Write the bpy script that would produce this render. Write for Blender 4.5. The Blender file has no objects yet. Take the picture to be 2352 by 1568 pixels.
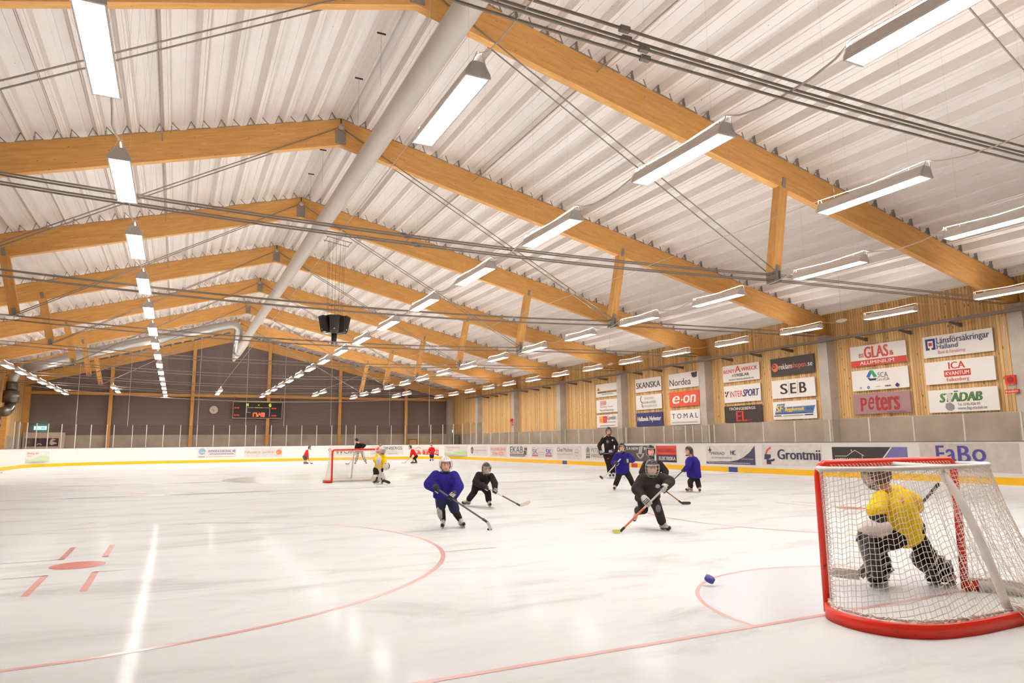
import bpy, bmesh, math, random
from mathutils import Vector, Matrix, Quaternion
random.seed(7)
PI = math.pi
sc = bpy.context.scene
COL = sc.collection

# ------------------------------------------------------------------ camera, world, exposure
cam_d = bpy.data.cameras.new('camera'); cam = bpy.data.objects.new('camera', cam_d); COL.objects.link(cam)
cam_d.sensor_width = 36.0; cam_d.lens = 36.0*1570/2352; cam_d.clip_start = 0.05; cam_d.clip_end = 300
yaw, pitch, roll = math.radians(26.05), math.radians(8.4), math.radians(-0.56)
fw = Vector((math.sin(yaw)*math.cos(pitch), math.cos(yaw)*math.cos(pitch), math.sin(pitch)))
rt = Vector((math.cos(yaw), -math.sin(yaw), 0)); up = rt.cross(fw)
r2 = rt*math.cos(roll)+up*math.sin(roll); u2 = up*math.cos(roll)-rt*math.sin(roll)
M = Matrix((r2, u2, -fw)).transposed().to_4x4(); M.translation = Vector((0, 0, 1.444))
cam.matrix_world = M
sc.camera = cam
w = bpy.data.worlds.new('World'); sc.world = w; w.use_nodes = True
w.node_tree.nodes['Background'].inputs[0].default_value = (1.0, 0.93, 0.88, 1)
w.node_tree.nodes['Background'].inputs[1].default_value = 0.25
sc.view_settings.view_transform = 'Standard'; sc.view_settings.look = 'None'
sc.view_settings.gamma = 1.0; sc.view_settings.use_curve_mapping = False
sc.view_settings.exposure = 0.0
LAMP_STRENGTH = 62.0
LAMP_COLOR = (1.0, 0.963, 0.912)
sc.cycles.use_denoising = True
sc.cycles.max_bounces = 10; sc.cycles.diffuse_bounces = 5; sc.cycles.transparent_max_bounces = 24
sc.cycles.sample_clamp_indirect = 6.0

# ------------------------------------------------------------------ materials
MATS = {}
def lin(c):
    return tuple(((v/255)/12.92 if v/255 <= .04045 else ((v/255+.055)/1.055)**2.4) for v in c)
def mat(name, col=(0.8, 0.8, 0.8), rough=0.5, metal=0.0, spec=0.5, emit=None, es=1.0, noise=0.0, nscale=8.0, bump=0.0, bscale=40.0):
    if name in MATS: return MATS[name]
    m = bpy.data.materials.new(name); m.use_nodes = True; MATS[name] = m
    nt = m.node_tree; b = nt.nodes['Principled BSDF']
    b.inputs['Base Color'].default_value = (*col, 1); b.inputs['Roughness'].default_value = rough
    b.inputs['Metallic'].default_value = metal; b.inputs['Specular IOR Level'].default_value = spec
    if emit:
        b.inputs['Emission Color'].default_value = (*emit, 1); b.inputs['Emission Strength'].default_value = es
    tc = nt.nodes.new('ShaderNodeTexCoord')
    if noise > 0:
        n = nt.nodes.new('ShaderNodeTexNoise'); n.inputs['Scale'].default_value = nscale; n.inputs['Detail'].default_value = 5
        nt.links.new(tc.outputs['Object'], n.inputs['Vector'])
        r = nt.nodes.new('ShaderNodeValToRGB')
        r.color_ramp.elements[0].position = .3; r.color_ramp.elements[1].position = .75
        r.color_ramp.elements[0].color = (*[c*(1-noise) for c in col], 1); r.color_ramp.elements[1].color = (*[min(1, c*(1+noise*.6)) for c in col], 1)
        nt.links.new(n.outputs['Fac'], r.inputs['Fac']); nt.links.new(r.outputs['Color'], b.inputs['Base Color'])
    if bump > 0:
        n2 = nt.nodes.new('ShaderNodeTexNoise'); n2.inputs['Scale'].default_value = bscale; n2.inputs['Detail'].default_value = 4
        bp = nt.nodes.new('ShaderNodeBump'); bp.inputs['Strength'].default_value = bump; bp.inputs['Distance'].default_value = .02
        nt.links.new(tc.outputs['Object'], n2.inputs['Vector']); nt.links.new(n2.outputs['Fac'], bp.inputs['Height']); nt.links.new(bp.outputs['Normal'], b.inputs['Normal'])
    return m
class NT:
    def __init__(s, name, **k):
        s.m = mat(name, **k); s.nt = s.m.node_tree; s.b = s.nt.nodes['Principled BSDF']
    def n(s, t, **kw):
        x = s.nt.nodes.new('ShaderNode'+t)
        for k, v in kw.items():
            if k in x.inputs.keys(): x.inputs[k].default_value = v
            else: setattr(x, k, v)
        return x
    def l(s, a, b): s.nt.links.new(a, b)
    def ramp(s, fac, stops):
        r = s.n('ValToRGB'); e = r.color_ramp.elements
        while len(e) < len(stops): e.new(.5)
        for i, (p, c) in enumerate(stops): e[i].position = p; e[i].color = (*c, 1)
        s.l(fac, r.inputs['Fac']); return r.outputs['Color']
    def mix(s, fac, a, b, mode='MIX'):
        x = s.n('MixRGB'); x.blend_type = mode
        for sock, v in ((x.inputs[0], fac), (x.inputs[1], a), (x.inputs[2], b)):
            if hasattr(v, 'links') or hasattr(v, 'is_linked'): s.l(v, sock)
            elif isinstance(v, (int, float)): sock.default_value = v
            else: sock.default_value = (*v, 1)
        return x.outputs[0]
def wood_mat(name, dark, light, knot, scale=(0.6, 6, 6), knots=2.9, boards=None, axis=None):
    """glulam or board cladding: grain runs along local X (members) or Z (cladding)"""
    k = NT(name, rough=.55, spec=.25)
    tc = k.n('TexCoord'); oi = k.n('ObjectInfo')
    off = k.n('VectorMath', operation='ADD'); cmb = k.n('CombineXYZ')
    mul = k.n('Math', operation='MULTIPLY'); mul.inputs[1].default_value = 37.0
    k.l(oi.outputs['Random'], mul.inputs[0]); k.l(mul.outputs[0], cmb.inputs[0])
    if not boards: k.l(mul.outputs[0], cmb.inputs[1])
    k.l(tc.outputs['Object'], off.inputs[0])
    if not boards: k.l(cmb.outputs[0], off.inputs[1])
    mp = k.n('Mapping'); mp.inputs['Scale'].default_value = scale; k.l(off.outputs[0], mp.inputs['Vector'])
    n = k.n('TexNoise', Scale=2.2, Detail=6.0, Roughness=.6, Distortion=.6); k.l(mp.outputs[0], n.inputs['Vector'])
    c = k.ramp(n.outputs['Fac'], [(.3, dark), (.5, tuple((a+b)/2 for a, b in zip(dark, light))), (.7, light)])
    if boards:
        sep = k.n('SeparateXYZ'); k.l(tc.outputs['Object'], sep.inputs[0])
        m1 = k.n('Math', operation='DIVIDE'); m1.inputs[1].default_value = boards; k.l(sep.outputs[1], m1.inputs[0])
        fl = k.n('Math', operation='FLOOR'); k.l(m1.outputs[0], fl.inputs[0])
        fr = k.n('Math', operation='FRACT'); k.l(m1.outputs[0], fr.inputs[0])
        wn = k.n('TexWhiteNoise', noise_dimensions='1D'); k.l(fl.outputs[0], wn.inputs['W'])
        tint = k.ramp(wn.outputs['Value'], [(0, (.72, .66, .58)), (.5, (1, .98, .95)), (1, (1.15, 1.12, 1.05))])
        c = k.mix(1.0, c, tint, 'MULTIPLY')
        pp = k.n('Math', operation='PINGPONG'); pp.inputs[1].default_value = .5; k.l(fr.outputs[0], pp.inputs[0])
        gap = k.ramp(pp.outputs[0], [(.02, (.35, .28, .2)), (.10, (1, 1, 1))])
        c = k.mix(1.0, c, gap, 'MULTIPLY')
    mp2 = k.n('Mapping'); mp2.inputs['Scale'].default_value = tuple(knots*s for s in ((.55, 1, 1) if not boards else (1, 1, .35)))
    k.l(off.outputs[0], mp2.inputs['Vector'])
    v = k.n('TexVoronoi', Scale=2.3); k.l(mp2.outputs[0], v.inputs['Vector'])
    kn = k.ramp(v.outputs['Distance'], [(.045, (1, 1, 1)), (.085, (0, 0, 0))] if not boards else [(.09, (1, 1, 1)), (.15, (0, 0, 0))])
    c = k.mix(kn, c, knot)
    k.l(c, k.b.inputs['Base Color'])
    return k.m
GLULAM = wood_mat('glulam_spruce', (.60, .30, .085), (.74, .41, .14), (.22, .085, .02))
WALLWOOD = wood_mat('pine_cladding', (.64, .40, .17), (.80, .56, .28), (.22, .10, .03), scale=(8, 8, .5), knots=2.6, boards=.118)
def simple(name, rgb, **k): return mat(name, lin(rgb), **k)
WHITE = simple('white_paint', (238, 236, 233), rough=.4)
STEEL = simple('galvanised_steel', (142, 136, 130), rough=.45, metal=.1, noise=.15, nscale=20)
ROD = simple('tie_rod_steel', (150, 140, 130), rough=.5, metal=.1)
ALU = simple('brushed_aluminium', (200, 198, 195), rough=.35, metal=.7)
CONC = NT('cast_concrete', col=lin((190, 181, 171)), rough=.8, noise=.16, nscale=1.7, bump=.15).m
CONCD = NT('plinth_concrete', col=lin((182, 169, 156)), rough=.8, noise=.22, nscale=.9, bump=.15).m
DARKCLAD = None
k = NT('dark_cladding', rough=.6, spec=.3)
tc = k.n('TexCoord'); wv = k.n('TexWave', wave_type='BANDS', bands_direction='Z', Scale=3.2, Distortion=0.0); k.l(tc.outputs['Object'], wv.inputs['Vector'])
bp = k.n('Bump'); bp.inputs['Strength'].default_value = .5; bp.inputs['Distance'].default_value = .03; k.l(wv.outputs['Fac'], bp.inputs['Height']); k.l(bp.outputs[0], k.b.inputs['Normal'])
nn = k.n('TexNoise', Scale=40.0); k.l(tc.outputs['Object'], nn.inputs['Vector'])
k.l(k.ramp(nn.outputs['Fac'], [(.3, lin((114, 101, 99))), (.7, lin((130, 116, 113)))]), k.b.inputs['Base Color']); DARKCLAD = k.m
k = NT('roof_deck_steel', rough=.42, spec=.4)
tc = k.n('TexCoord'); v = k.n('TexVoronoi', Scale=1.9); k.l(tc.outputs['Object'], v.inputs['Vector'])
nn = k.n('TexNoise', Scale=.7, Detail=3.0); k.l(tc.outputs['Object'], nn.inputs['Vector'])
c0 = k.ramp(nn.outputs['Fac'], [(.3, lin((234, 227, 222))), (.7, lin((240, 234, 230)))])
k.l(k.mix(k.ramp(v.outputs['Distance'], [(.018, (1, 1, 1)), (.03, (0, 0, 0))]), c0, lin((130, 118, 110))), k.b.inputs['Base Color']); DECK = k.m
# ice
k = NT('ice', rough=.16, spec=.35)
k.b.inputs['IOR'].default_value = 1.31
tc = k.n('TexCoord')
mp = k.n('Mapping'); mp.inputs['Scale'].default_value = (.5, 1.3, 1); mp.inputs['Rotation'].default_value = (0, 0, .35); k.l(tc.outputs['Object'], mp.inputs['Vector'])
n1 = k.n('TexNoise', Scale=.9, Detail=9.0, Roughness=.68, Distortion=.8); k.l(mp.outputs[0], n1.inputs['Vector'])
n2 = k.n('TexNoise', Scale=.12, Detail=2.0); k.l(tc.outputs['Object'], n2.inputs['Vector'])
c1 = k.ramp(n1.outputs['Fac'], [(.30, (.50, .49, .49)), (.47, (.62, .622, .625)), (.62, (.65, .652, .655))])
mp3 = k.n('Mapping'); mp3.inputs['Scale'].default_value = (.35, 3.0, 1); mp3.inputs['Rotation'].default_value = (0, 0, -.45); k.l(tc.outputs['Object'], mp3.inputs['Vector'])
n3 = k.n('TexNoise', Scale=2.0, Detail=10.0, Roughness=.75, Distortion=1.2); k.l(mp3.outputs[0], n3.inputs['Vector'])
c2 = k.mix(k.ramp(n3.outputs['Fac'], [(.60, (0, 0, 0)), (.72, (.35, .35, .35))]), c1, (.80, .80, .81))
bp = k.n('Bump'); bp.inputs['Strength'].default_value = .04; bp.inputs['Distance'].default_value = .01; k.l(n3.outputs['Fac'], bp.inputs['Height'])
df = k.n('BsdfDiffuse'); k.l(c2, df.inputs['Color']); gl = k.n('BsdfGlossy'); gl.inputs['Color'].default_value = (1, 1, 1, 1)
k.l(k.ramp(n1.outputs['Fac'], [(.3, (.10,)*3), (.6, (.05,)*3)]), gl.inputs['Roughness']); k.l(bp.outputs[0], gl.inputs['Normal'])
fr = k.n('Fresnel'); fr.inputs['IOR'].default_value = 1.31
mn = k.n('Math', operation='MINIMUM'); mn.inputs[1].default_value = .02; k.l(fr.outputs[0], mn.inputs[0])
ms = k.n('MixShader'); k.l(mn.outputs[0], ms.inputs[0]); k.l(df.outputs[0], ms.inputs[1]); k.l(gl.outputs[0], ms.inputs[2])
k.l(ms.outputs[0], [x for x in k.nt.nodes if x.type == 'OUTPUT_MATERIAL'][0].inputs['Surface'])
ICE = k.m
def glass_mat(name, tint, fac=.06):
    m = bpy.data.materials.new(name); m.use_nodes = True; nt = m.node_tree; nt.nodes.clear()
    o = nt.nodes.new('ShaderNodeOutputMaterial'); t = nt.nodes.new('ShaderNodeBsdfTransparent'); t.inputs[0].default_value = (*tint, 1)
    g = nt.nodes.new('ShaderNodeBsdfGlossy'); g.inputs['Roughness'].default_value = .02
    f = nt.nodes.new('ShaderNodeFresnel'); f.inputs['IOR'].default_value = 1.45
    x = nt.nodes.new('ShaderNodeMixShader')
    ge = nt.nodes.new('ShaderNodeNewGeometry'); iv = nt.nodes.new('ShaderNodeMath'); iv.operation = 'SUBTRACT'; iv.inputs[0].default_value = 1.0
    mu = nt.nodes.new('ShaderNodeMath'); mu.operation = 'MULTIPLY'; nt.links.new(ge.outputs['Backfacing'], iv.inputs[1]); nt.links.new(iv.outputs[0], mu.inputs[0]); nt.links.new(f.outputs[0], mu.inputs[1])
    nt.links.new(mu.outputs[0], x.inputs[0]); nt.links.new(t.outputs[0], x.inputs[1]); nt.links.new(g.outputs[0], x.inputs[2]); nt.links.new(x.outputs[0], o.inputs[0])
    return m
GLASS = glass_mat('rink_glass', (.95, .945, .935))
LAMP = bpy.data.materials.new('lamp_diffuser'); LAMP.use_nodes = True
_b = LAMP.node_tree.nodes['Principled BSDF']; _b.inputs['Base Color'].default_value = (.9, .9, .9, 1)
_b.inputs['Emission Color'].default_value = (*LAMP_COLOR, 1); _b.inputs['Emission Strength'].default_value = LAMP_STRENGTH

def added_up(nm, f):
    m = LAMP.copy(); m.name = nm; m.node_tree.nodes['Principled BSDF'].inputs['Emission Strength'].default_value = LAMP_STRENGTH*f; return m
ADDED_UP = added_up('lamp_top_slot', 1.5); ADDED_UP2 = added_up('lamp_top_slot_low', .7)  # added upward glow to brighten roof and upper walls, no real lamp part

# ------------------------------------------------------------------ mesh helpers
class MB:
    def __init__(s): s.v = []; s.f = []; s.sm = False
    def add(s, vs, fs):
        o = len(s.v); s.v += [tuple(p) for p in vs]; s.f += [tuple(i+o for i in f) for f in fs]; return s
    def box(s, x0, x1, y0, y1, z0, z1):
        return s.add([(x, y, z) for z in (z0, z1) for y in (y0, y1) for x in (x0, x1)],
                     [(0, 2, 3, 1), (4, 5, 7, 6), (0, 1, 5, 4), (2, 6, 7, 3), (0, 4, 6, 2), (1, 3, 7, 5)])
    def prism(s, poly, axis, a, b):
        """poly: 2D points, extruded along axis from a to b"""
        n = len(poly); put = {'x': lambda p, t: (t, p[0], p[1]), 'y': lambda p, t: (p[0], t, p[1]), 'z': lambda p, t: (p[0], p[1], t)}[axis]
        return s.add([put(p, a) for p in poly]+[put(p, b) for p in poly],
                     [tuple(range(n))[::-1], tuple(range(n, 2*n))]+[(i, (i+1) % n, n+(i+1) % n, n+i) for i in range(n)])
    def loft(s, rings, cap=True, closed=True):
        n = len(rings[0]); vs = [p for r in rings for p in r]; fs = []
        for i in range(len(rings)-1):
            for j in range(n if closed else n-1):
                k2 = (j+1) % n; fs.append((i*n+j, i*n+k2, (i+1)*n+k2, (i+1)*n+j))
        if cap: fs += [tuple(range(n))[::-1], tuple(range((len(rings)-1)*n, len(rings)*n))]
        return s.add(vs, fs)
    def tube(s, pts, r, n=8, cap=True, rs=None, flat=1.0):
        pts = [Vector(p) for p in pts]; rings = []; prev = None
        for i, p in enumerate(pts):
            t = (pts[min(i+1, len(pts)-1)]-pts[max(i-1, 0)])
            t = t.normalized() if t.length > 1e-9 else Vector((0, 0, 1))
            if prev is None:
                a = Vector((0, 0, 1)) if abs(t.z) < .9 else Vector((1, 0, 0)); u = a.cross(t).normalized()
            else:
                u = (prev-t*prev.dot(t)); u = u.normalized() if u.length > 1e-6 else Vector((1, 0, 0))
            prev = u; v = t.cross(u); rr = rs[i] if rs else r
            rings.append([p+(u*math.cos(2*PI*j/n)*rr+v*math.sin(2*PI*j/n)*rr*flat) for j in range(n)])
        return s.loft(rings, cap)
    def ell(s, c, r, n=12, m=8, rot=None):
        c = Vector(c); rings = []
        for i in range(m+1):
            th = PI*i/m; th = max(.02, min(PI-.02, th)); ring = []
            for j in range(n):
                q = Vector((r[0]*math.sin(th)*math.cos(2*PI*j/n), r[1]*math.sin(th)*math.sin(2*PI*j/n), -r[2]*math.cos(th)))
                if rot is not None: q = rot @ q
                ring.append(c+q)
            rings.append(ring)
        return s.loft(rings)
    def cap(s, a, b, ra, rb, n=12):
        """tapered capsule"""
        a = Vector(a); b = Vector(b); d = b-a; L = d.length
        if L < 1e-6: return s.ell(a, (ra, ra, ra))
        d.normalize(); pts = []; rs = []
        for i in range(4):
            th = PI/2*(1-i/4); pts.append(a-d*ra*math.sin(th)); rs.append(max(ra*math.cos(th), ra*.05))
        pts.append(a); rs.append(ra); pts.append((a+b)/2); rs.append((ra+rb)/2); pts.append(b); rs.append(rb)
        for i in range(1, 5):
            th = PI/2*i/4; pts.append(b+d*rb*math.sin(th)); rs.append(max(rb*math.cos(th), rb*.05))
        return s.tube(pts, 1, n, True, rs)
    def build(s, name, m, parent=None, smooth=False, loc=None, **props):
        me = bpy.data.meshes.new(name); me.from_pydata(s.v, [], s.f); me.update()
        bm = bmesh.new(); bm.from_mesh(me); bmesh.ops.recalc_face_normals(bm, faces=bm.faces); bm.to_mesh(me); bm.free()
        if isinstance(m, (list, tuple)):
            for q in m: me.materials.append(q)
        else: me.materials.append(m)
        if smooth:
            for p in me.polygons: p.use_smooth = True
        o = bpy.data.objects.new(name, me); COL.objects.link(o)
        if parent: o.parent = parent
        if loc is not None: o.location = loc
        for k2, v2 in props.items(): o[k2] = v2
        return o
def thing(name, label, cat, loc=(0, 0, 0), group=None, rotz=0):
    o = bpy.data.objects.new(name, None); COL.objects.link(o); o.location = loc; o.rotation_euler = (0, 0, rotz)
    o.empty_display_size = .2
    return tag(o, label, cat, group)
def tag(o, label, cat, group=None):
    o['label'] = label; o['category'] = cat
    if group: o['group'] = group
    return o
def struct(o): o['kind'] = 'structure'; return o
def dup(o, parent=None):
    c = o.copy(); COL.objects.link(c)
    if parent is not None: c.parent = parent
    for ch in o.children: dup(ch, c)
    return c
def member(name, p0, p1, h, wd, m, parent=None, ends=None):
    """straight timber along local X from p0 to p1 (in the parent's XZ plane), depth h downwards, width wd"""
    p0 = Vector(p0); p1 = Vector(p1); d = p1-p0; L = d.length
    ang = -math.atan2(d.z, d.x)
    b = MB()
    e0, e1 = ends or (0, 0)          # horizontal shift of the lower edge for plumb cuts
    b.prism([(0, 0), (L, 0), (L+e1, -h), (e0, -h)], 'y', -wd/2, wd/2)
    o = b.build(name, m, parent); o.location = p0; o.rotation_euler = (0, ang, 0)
    return o
ORD = ['nearest', 'second', 'third', 'fourth', 'fifth', 'sixth', 'seventh', 'eighth', 'ninth', 'tenth', 'eleventh', 'twelfth', 'thirteenth', 'fourteenth', 'fifteenth', 'sixteenth', 'seventeenth', 'eighteenth', 'nineteenth', 'twentieth']

# ------------------------------------------------------------------ hall geometry
S = 7.84
YB = lambda k_: 21.17+S*(k_-2)
RX, RZ = 4.23, 11.83
def roofz(x): return RZ-(.228*(x-RX) if x > RX else .285*(RX-x))
XWR, XWL, YFAR, YNEAR = 26.1, -11.3, 68.3, -4.0
XR, XL, YE, RC = 23.1, -9.6, 64.2, 7.0          # rink board lines
L1 = YE-RC; L2 = RC*PI/2; L3 = XR-XL-2*RC
def per(s, off=0.0):
    """point on the board line at arc length s; off > 0 moves outwards"""
    if s < L1: return Vector((XR+off, s, 0)), Vector((0, 1, 0))
    s -= L1
    if s < L2:
        a = s/RC; return Vector((XR-RC+(RC+off)*math.cos(a), YE-RC+(RC+off)*math.sin(a), 0)), Vector((-math.sin(a), math.cos(a), 0))
    s -= L2
    if s < L3: return Vector((XR-RC-s, YE+off, 0)), Vector((-1, 0, 0))
    s -= L3
    if s < L2:
        a = s/RC; return Vector((XL+RC-(RC+off)*math.sin(a), YE-RC+(RC+off)*math.cos(a), 0)), Vector((-math.cos(a), -math.sin(a), 0))
    return Vector((XL-off, YE-RC-(s-L2), 0)), Vector((0, -1, 0))
STOT = L1+2*L2+L3+L1
ZB = 1.335
def strip(name, s0, s1, z0, z1, o0, o1, m, parent=None, step=.5):
    n = max(1, int((s1-s0)/step)); b = MB(); rings = []
    for i in range(n+1):
        s = s0+(s1-s0)*i/n; a, _ = per(s, o0); c, _ = per(s, o1)
        rings.append([(a.x, a.y, z0), (c.x, c.y, z0), (c.x, c.y, z1), (a.x, a.y, z1)])
    b.loft(rings); return b.build(name, m, parent)

# floor, ice
struct(MB().box(XWL, XWR, YNEAR, YFAR, -.3, -.06).build('floor', CONC))
ice_poly = []
for i in range(161):
    p, _ = per(STOT*i/160, .02); ice_poly.append((p.x, p.y))
ice = struct(MB().prism(ice_poly, 'z', -.06, 0).build('ice_floor', ICE))
def paint(name, rgb):
    k = NT(name, rough=.3, spec=.3); tc = k.n('TexCoord'); n = k.n('TexNoise', Scale=3.5, Detail=6.0, Roughness=.7); k.l(tc.outputs['Object'], n.inputs['Vector'])
    c = tuple(v*.72 for v in lin(rgb)); k.l(k.ramp(n.outputs['Fac'], [(.35, c), (.75, tuple(v*.75+.15 for v in c))]), k.b.inputs['Base Color']); return k.m
P_RED = paint('ice_paint_red', (238, 172, 164)); P_BAR = paint('ice_paint_bar', (226, 132, 122)); P_PINK = paint('ice_paint_pink', (240, 224, 221)); P_BLUE = paint('ice_paint_grey_blue', (158, 160, 182))
P_CREASE = paint('ice_paint_crease', (236, 237, 244)); P_GREEN = paint('ice_paint_green', (214, 221, 206)); P_DOT = paint('ice_paint_dot', (222, 108, 96))
def ring(name, cx, cy, r0, r1, m, a0=0, a1=2*PI, z=.003, n=120):
    z *= .6; b = MB(); rings = []
    for i in range(n+1):
        a = a0+(a1-a0)*i/n; rings.append([(cx+r0*math.cos(a), cy+r0*math.sin(a), z), (cx+r1*math.cos(a), cy+r1*math.sin(a), z)])
    b.loft(rings, cap=False, closed=False); return struct(b.build(name, m))
def rect(name, x0, x1, y0, y1, m, z=.002):
    return struct(MB().add([(x0, y0, z), (x1, y0, z), (x1, y1, z), (x0, y1, z)], [(0, 1, 2, 3)]).build(name, m))
rect('floor_marking', XL+.1, XR-.02, 4.20, 4.255, P_RED)
rect('floor_marking', XL, XR, 23.0, 23.3, P_BLUE)
rect('floor_marking', XL, XR, 30.15, 30.45, P_RED)
rect('floor_marking', XL, XR, 37.6, 37.9, P_BLUE)
rect('floor_marking', XL+2, XR-2, 60.0, 60.06, P_RED)
for cx in (-1.0, 12.95):
    ring('floor_marking', cx, 10.2, 4.45, 4.51, P_RED)
    ring('floor_marking', cx, 10.2, 0.0, .3, P_DOT, n=40)
    for sx in (-1, 1):
        for sy in (-1, 1):
            rect('floor_marking', min(cx+sx*.22, cx+sx*1.08), max(cx+sx*.22, cx+sx*1.08), 10.18+sy*.62-.02, 10.18+sy*.62+.02, P_RED)
            rect('floor_marking', cx+sx*.245-.035, cx+sx*.245+.035, min(10.18+sy*.6, 10.18+sy*1.82), max(10.18+sy*.6, 10.18+sy*1.82), P_BAR)
    for sx in (-1, 1):
        for yy in (8.95, 11.2): rect('floor_marking', min(cx+sx*4.3, cx+sx*5.1), max(cx+sx*4.3, cx+sx*5.1), yy-.025, yy+.025, P_RED)
    ring('floor_marking', cx, 24.6, 0, .3, P_RED, n=30); ring('floor_marking', cx, 36.2, 0, .3, P_RED, n=30)
    ring('floor_marking', cx, 52.5, 4.45, 4.51, P_PINK)
ring('floor_marking', 5.92, 4.25, 0, 1.73, P_CREASE, 0, PI, z=.002)
ring('floor_marking', 5.92, 4.25, 1.73, 1.77, P_RED, 0, PI)
ring('floor_marking', 6.3, 30.9, 0, 4.5, P_GREEN, z=.002)

# roof deck
def deck(side):
    prof = []; pitch = .84
    x_end = XWR if side > 0 else XWL-.3
    L = abs(x_end-RX)*(1+(.228 if side > 0 else .285)**2)**.5
    k_ = (.228 if side > 0 else .285); cs = 1/(1+k_*k_)**.5
    s = 0.0
    while s < L:
        for a, h in ((0, 0), (.05, 0), (.06, .022), (.10, .022), (.11, 0), (.16, 0), (.195, .115), (.207, .108), (.24, .23), (.42, .23), (.43, .245), (.53, .245), (.54, .23), (.76, .23), (.793, .108), (.805, .115)):
            prof.append((s+a, h))
        s += pitch
    rings = []
    for y in (YNEAR, YFAR+.2):
        r = []
        for (a, h) in prof:
            r.append((RX+side*(a*cs+h*k_*cs), y, RZ+.0-a*k_*cs+h*cs))
        rings.append(r)
    b = MB(); b.loft(rings, cap=False, closed=False)
    o = struct(b.build('ceiling', DECK)); return o
deck(1); deck(-1)
struct(MB().prism([(XWL-.6, roofz(XWL-.6)+.35), (RX, RZ+.35), (XWR+.3, roofz(XWR+.3)+.35), (XWR+.3, roofz(XWR+.3)+.45), (RX, RZ+.45), (XWL-.6, roofz(XWL-.6)+.45)], 'y', YNEAR, YFAR+.3).build('roof', WHITE))

# walls
struct(MB().box(XWR, XWR+.12, YNEAR, YFAR, 2.34, 7.4).build('wall_right', WALLWOOD))
struct(MB().box(XWR-.06, XWR+.2, YNEAR, YFAR, -.06, 2.34).build('wall_right_plinth', CONCD))
struct(MB().box(XWL-.12, XWL, YNEAR, YFAR, 2.3, 8.2).build('wall_left', WALLWOOD))
struct(MB().box(XWL-.2, XWL+.06, YNEAR, YFAR, -.06, 2.3).build('wall_left_plinth', CONCD))
struct(MB().prism([(XWL, 2.4), (XWR, 2.4), (XWR, roofz(XWR)+.1), (RX, RZ+.1), (XWL, roofz(XWL)+.1)], 'y', YFAR, YFAR+.15).build('wall_far', DARKCLAD))
struct(MB().box(XWL, XWR, YFAR-.08, YFAR+.15, -.06, 2.4).build('wall_far_plinth', CONCD))
struct(MB().prism([(XWL, 0), (XWR, 0), (XWR, roofz(XWR)+.1), (RX, RZ+.1), (XWL, roofz(XWL)+.1)], 'y', YNEAR-.15, YNEAR).build('wall_near', CONCD))
for k_ in range(-1, 9):
    y = YB(k_)
    c = MB().box(25.58, XWR+.1, y-.42, y+.06, -.06, 6.0)
    struct(c.build('column', CONC))
    struct(MB().box(XWL-.02, XWL+.35, y-.3, y+.1, -.06, 6.4).build('column', GLULAM))

# gable posts and purlin on the far wall
for i, x in enumerate((-5.2, 1.17, 7.66, 14.34, 21.08)):
    o = MB().box(-1.2, roofz(x)-1.25, -.12, .12, -.14, .14).build('gable_post', GLULAM); o.location = (x, YFAR-.25, 1.2); o.rotation_euler = (0, -PI/2, 0)
    tag(o, 'slim glulam post on the dark far wall, %s from the left' % ['first', 'second', 'third', 'fourth', 'fifth'][i], 'post', 'gable posts of the far wall')
o = MB().box(0, XWR-XWL, -.08, .08, -.12, .12).build('wall_purlin', GLULAM); o.location = (XWL, YFAR-.1, 5.93)
tag(o, 'long horizontal timber rail across the dark far wall', 'rail')
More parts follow.
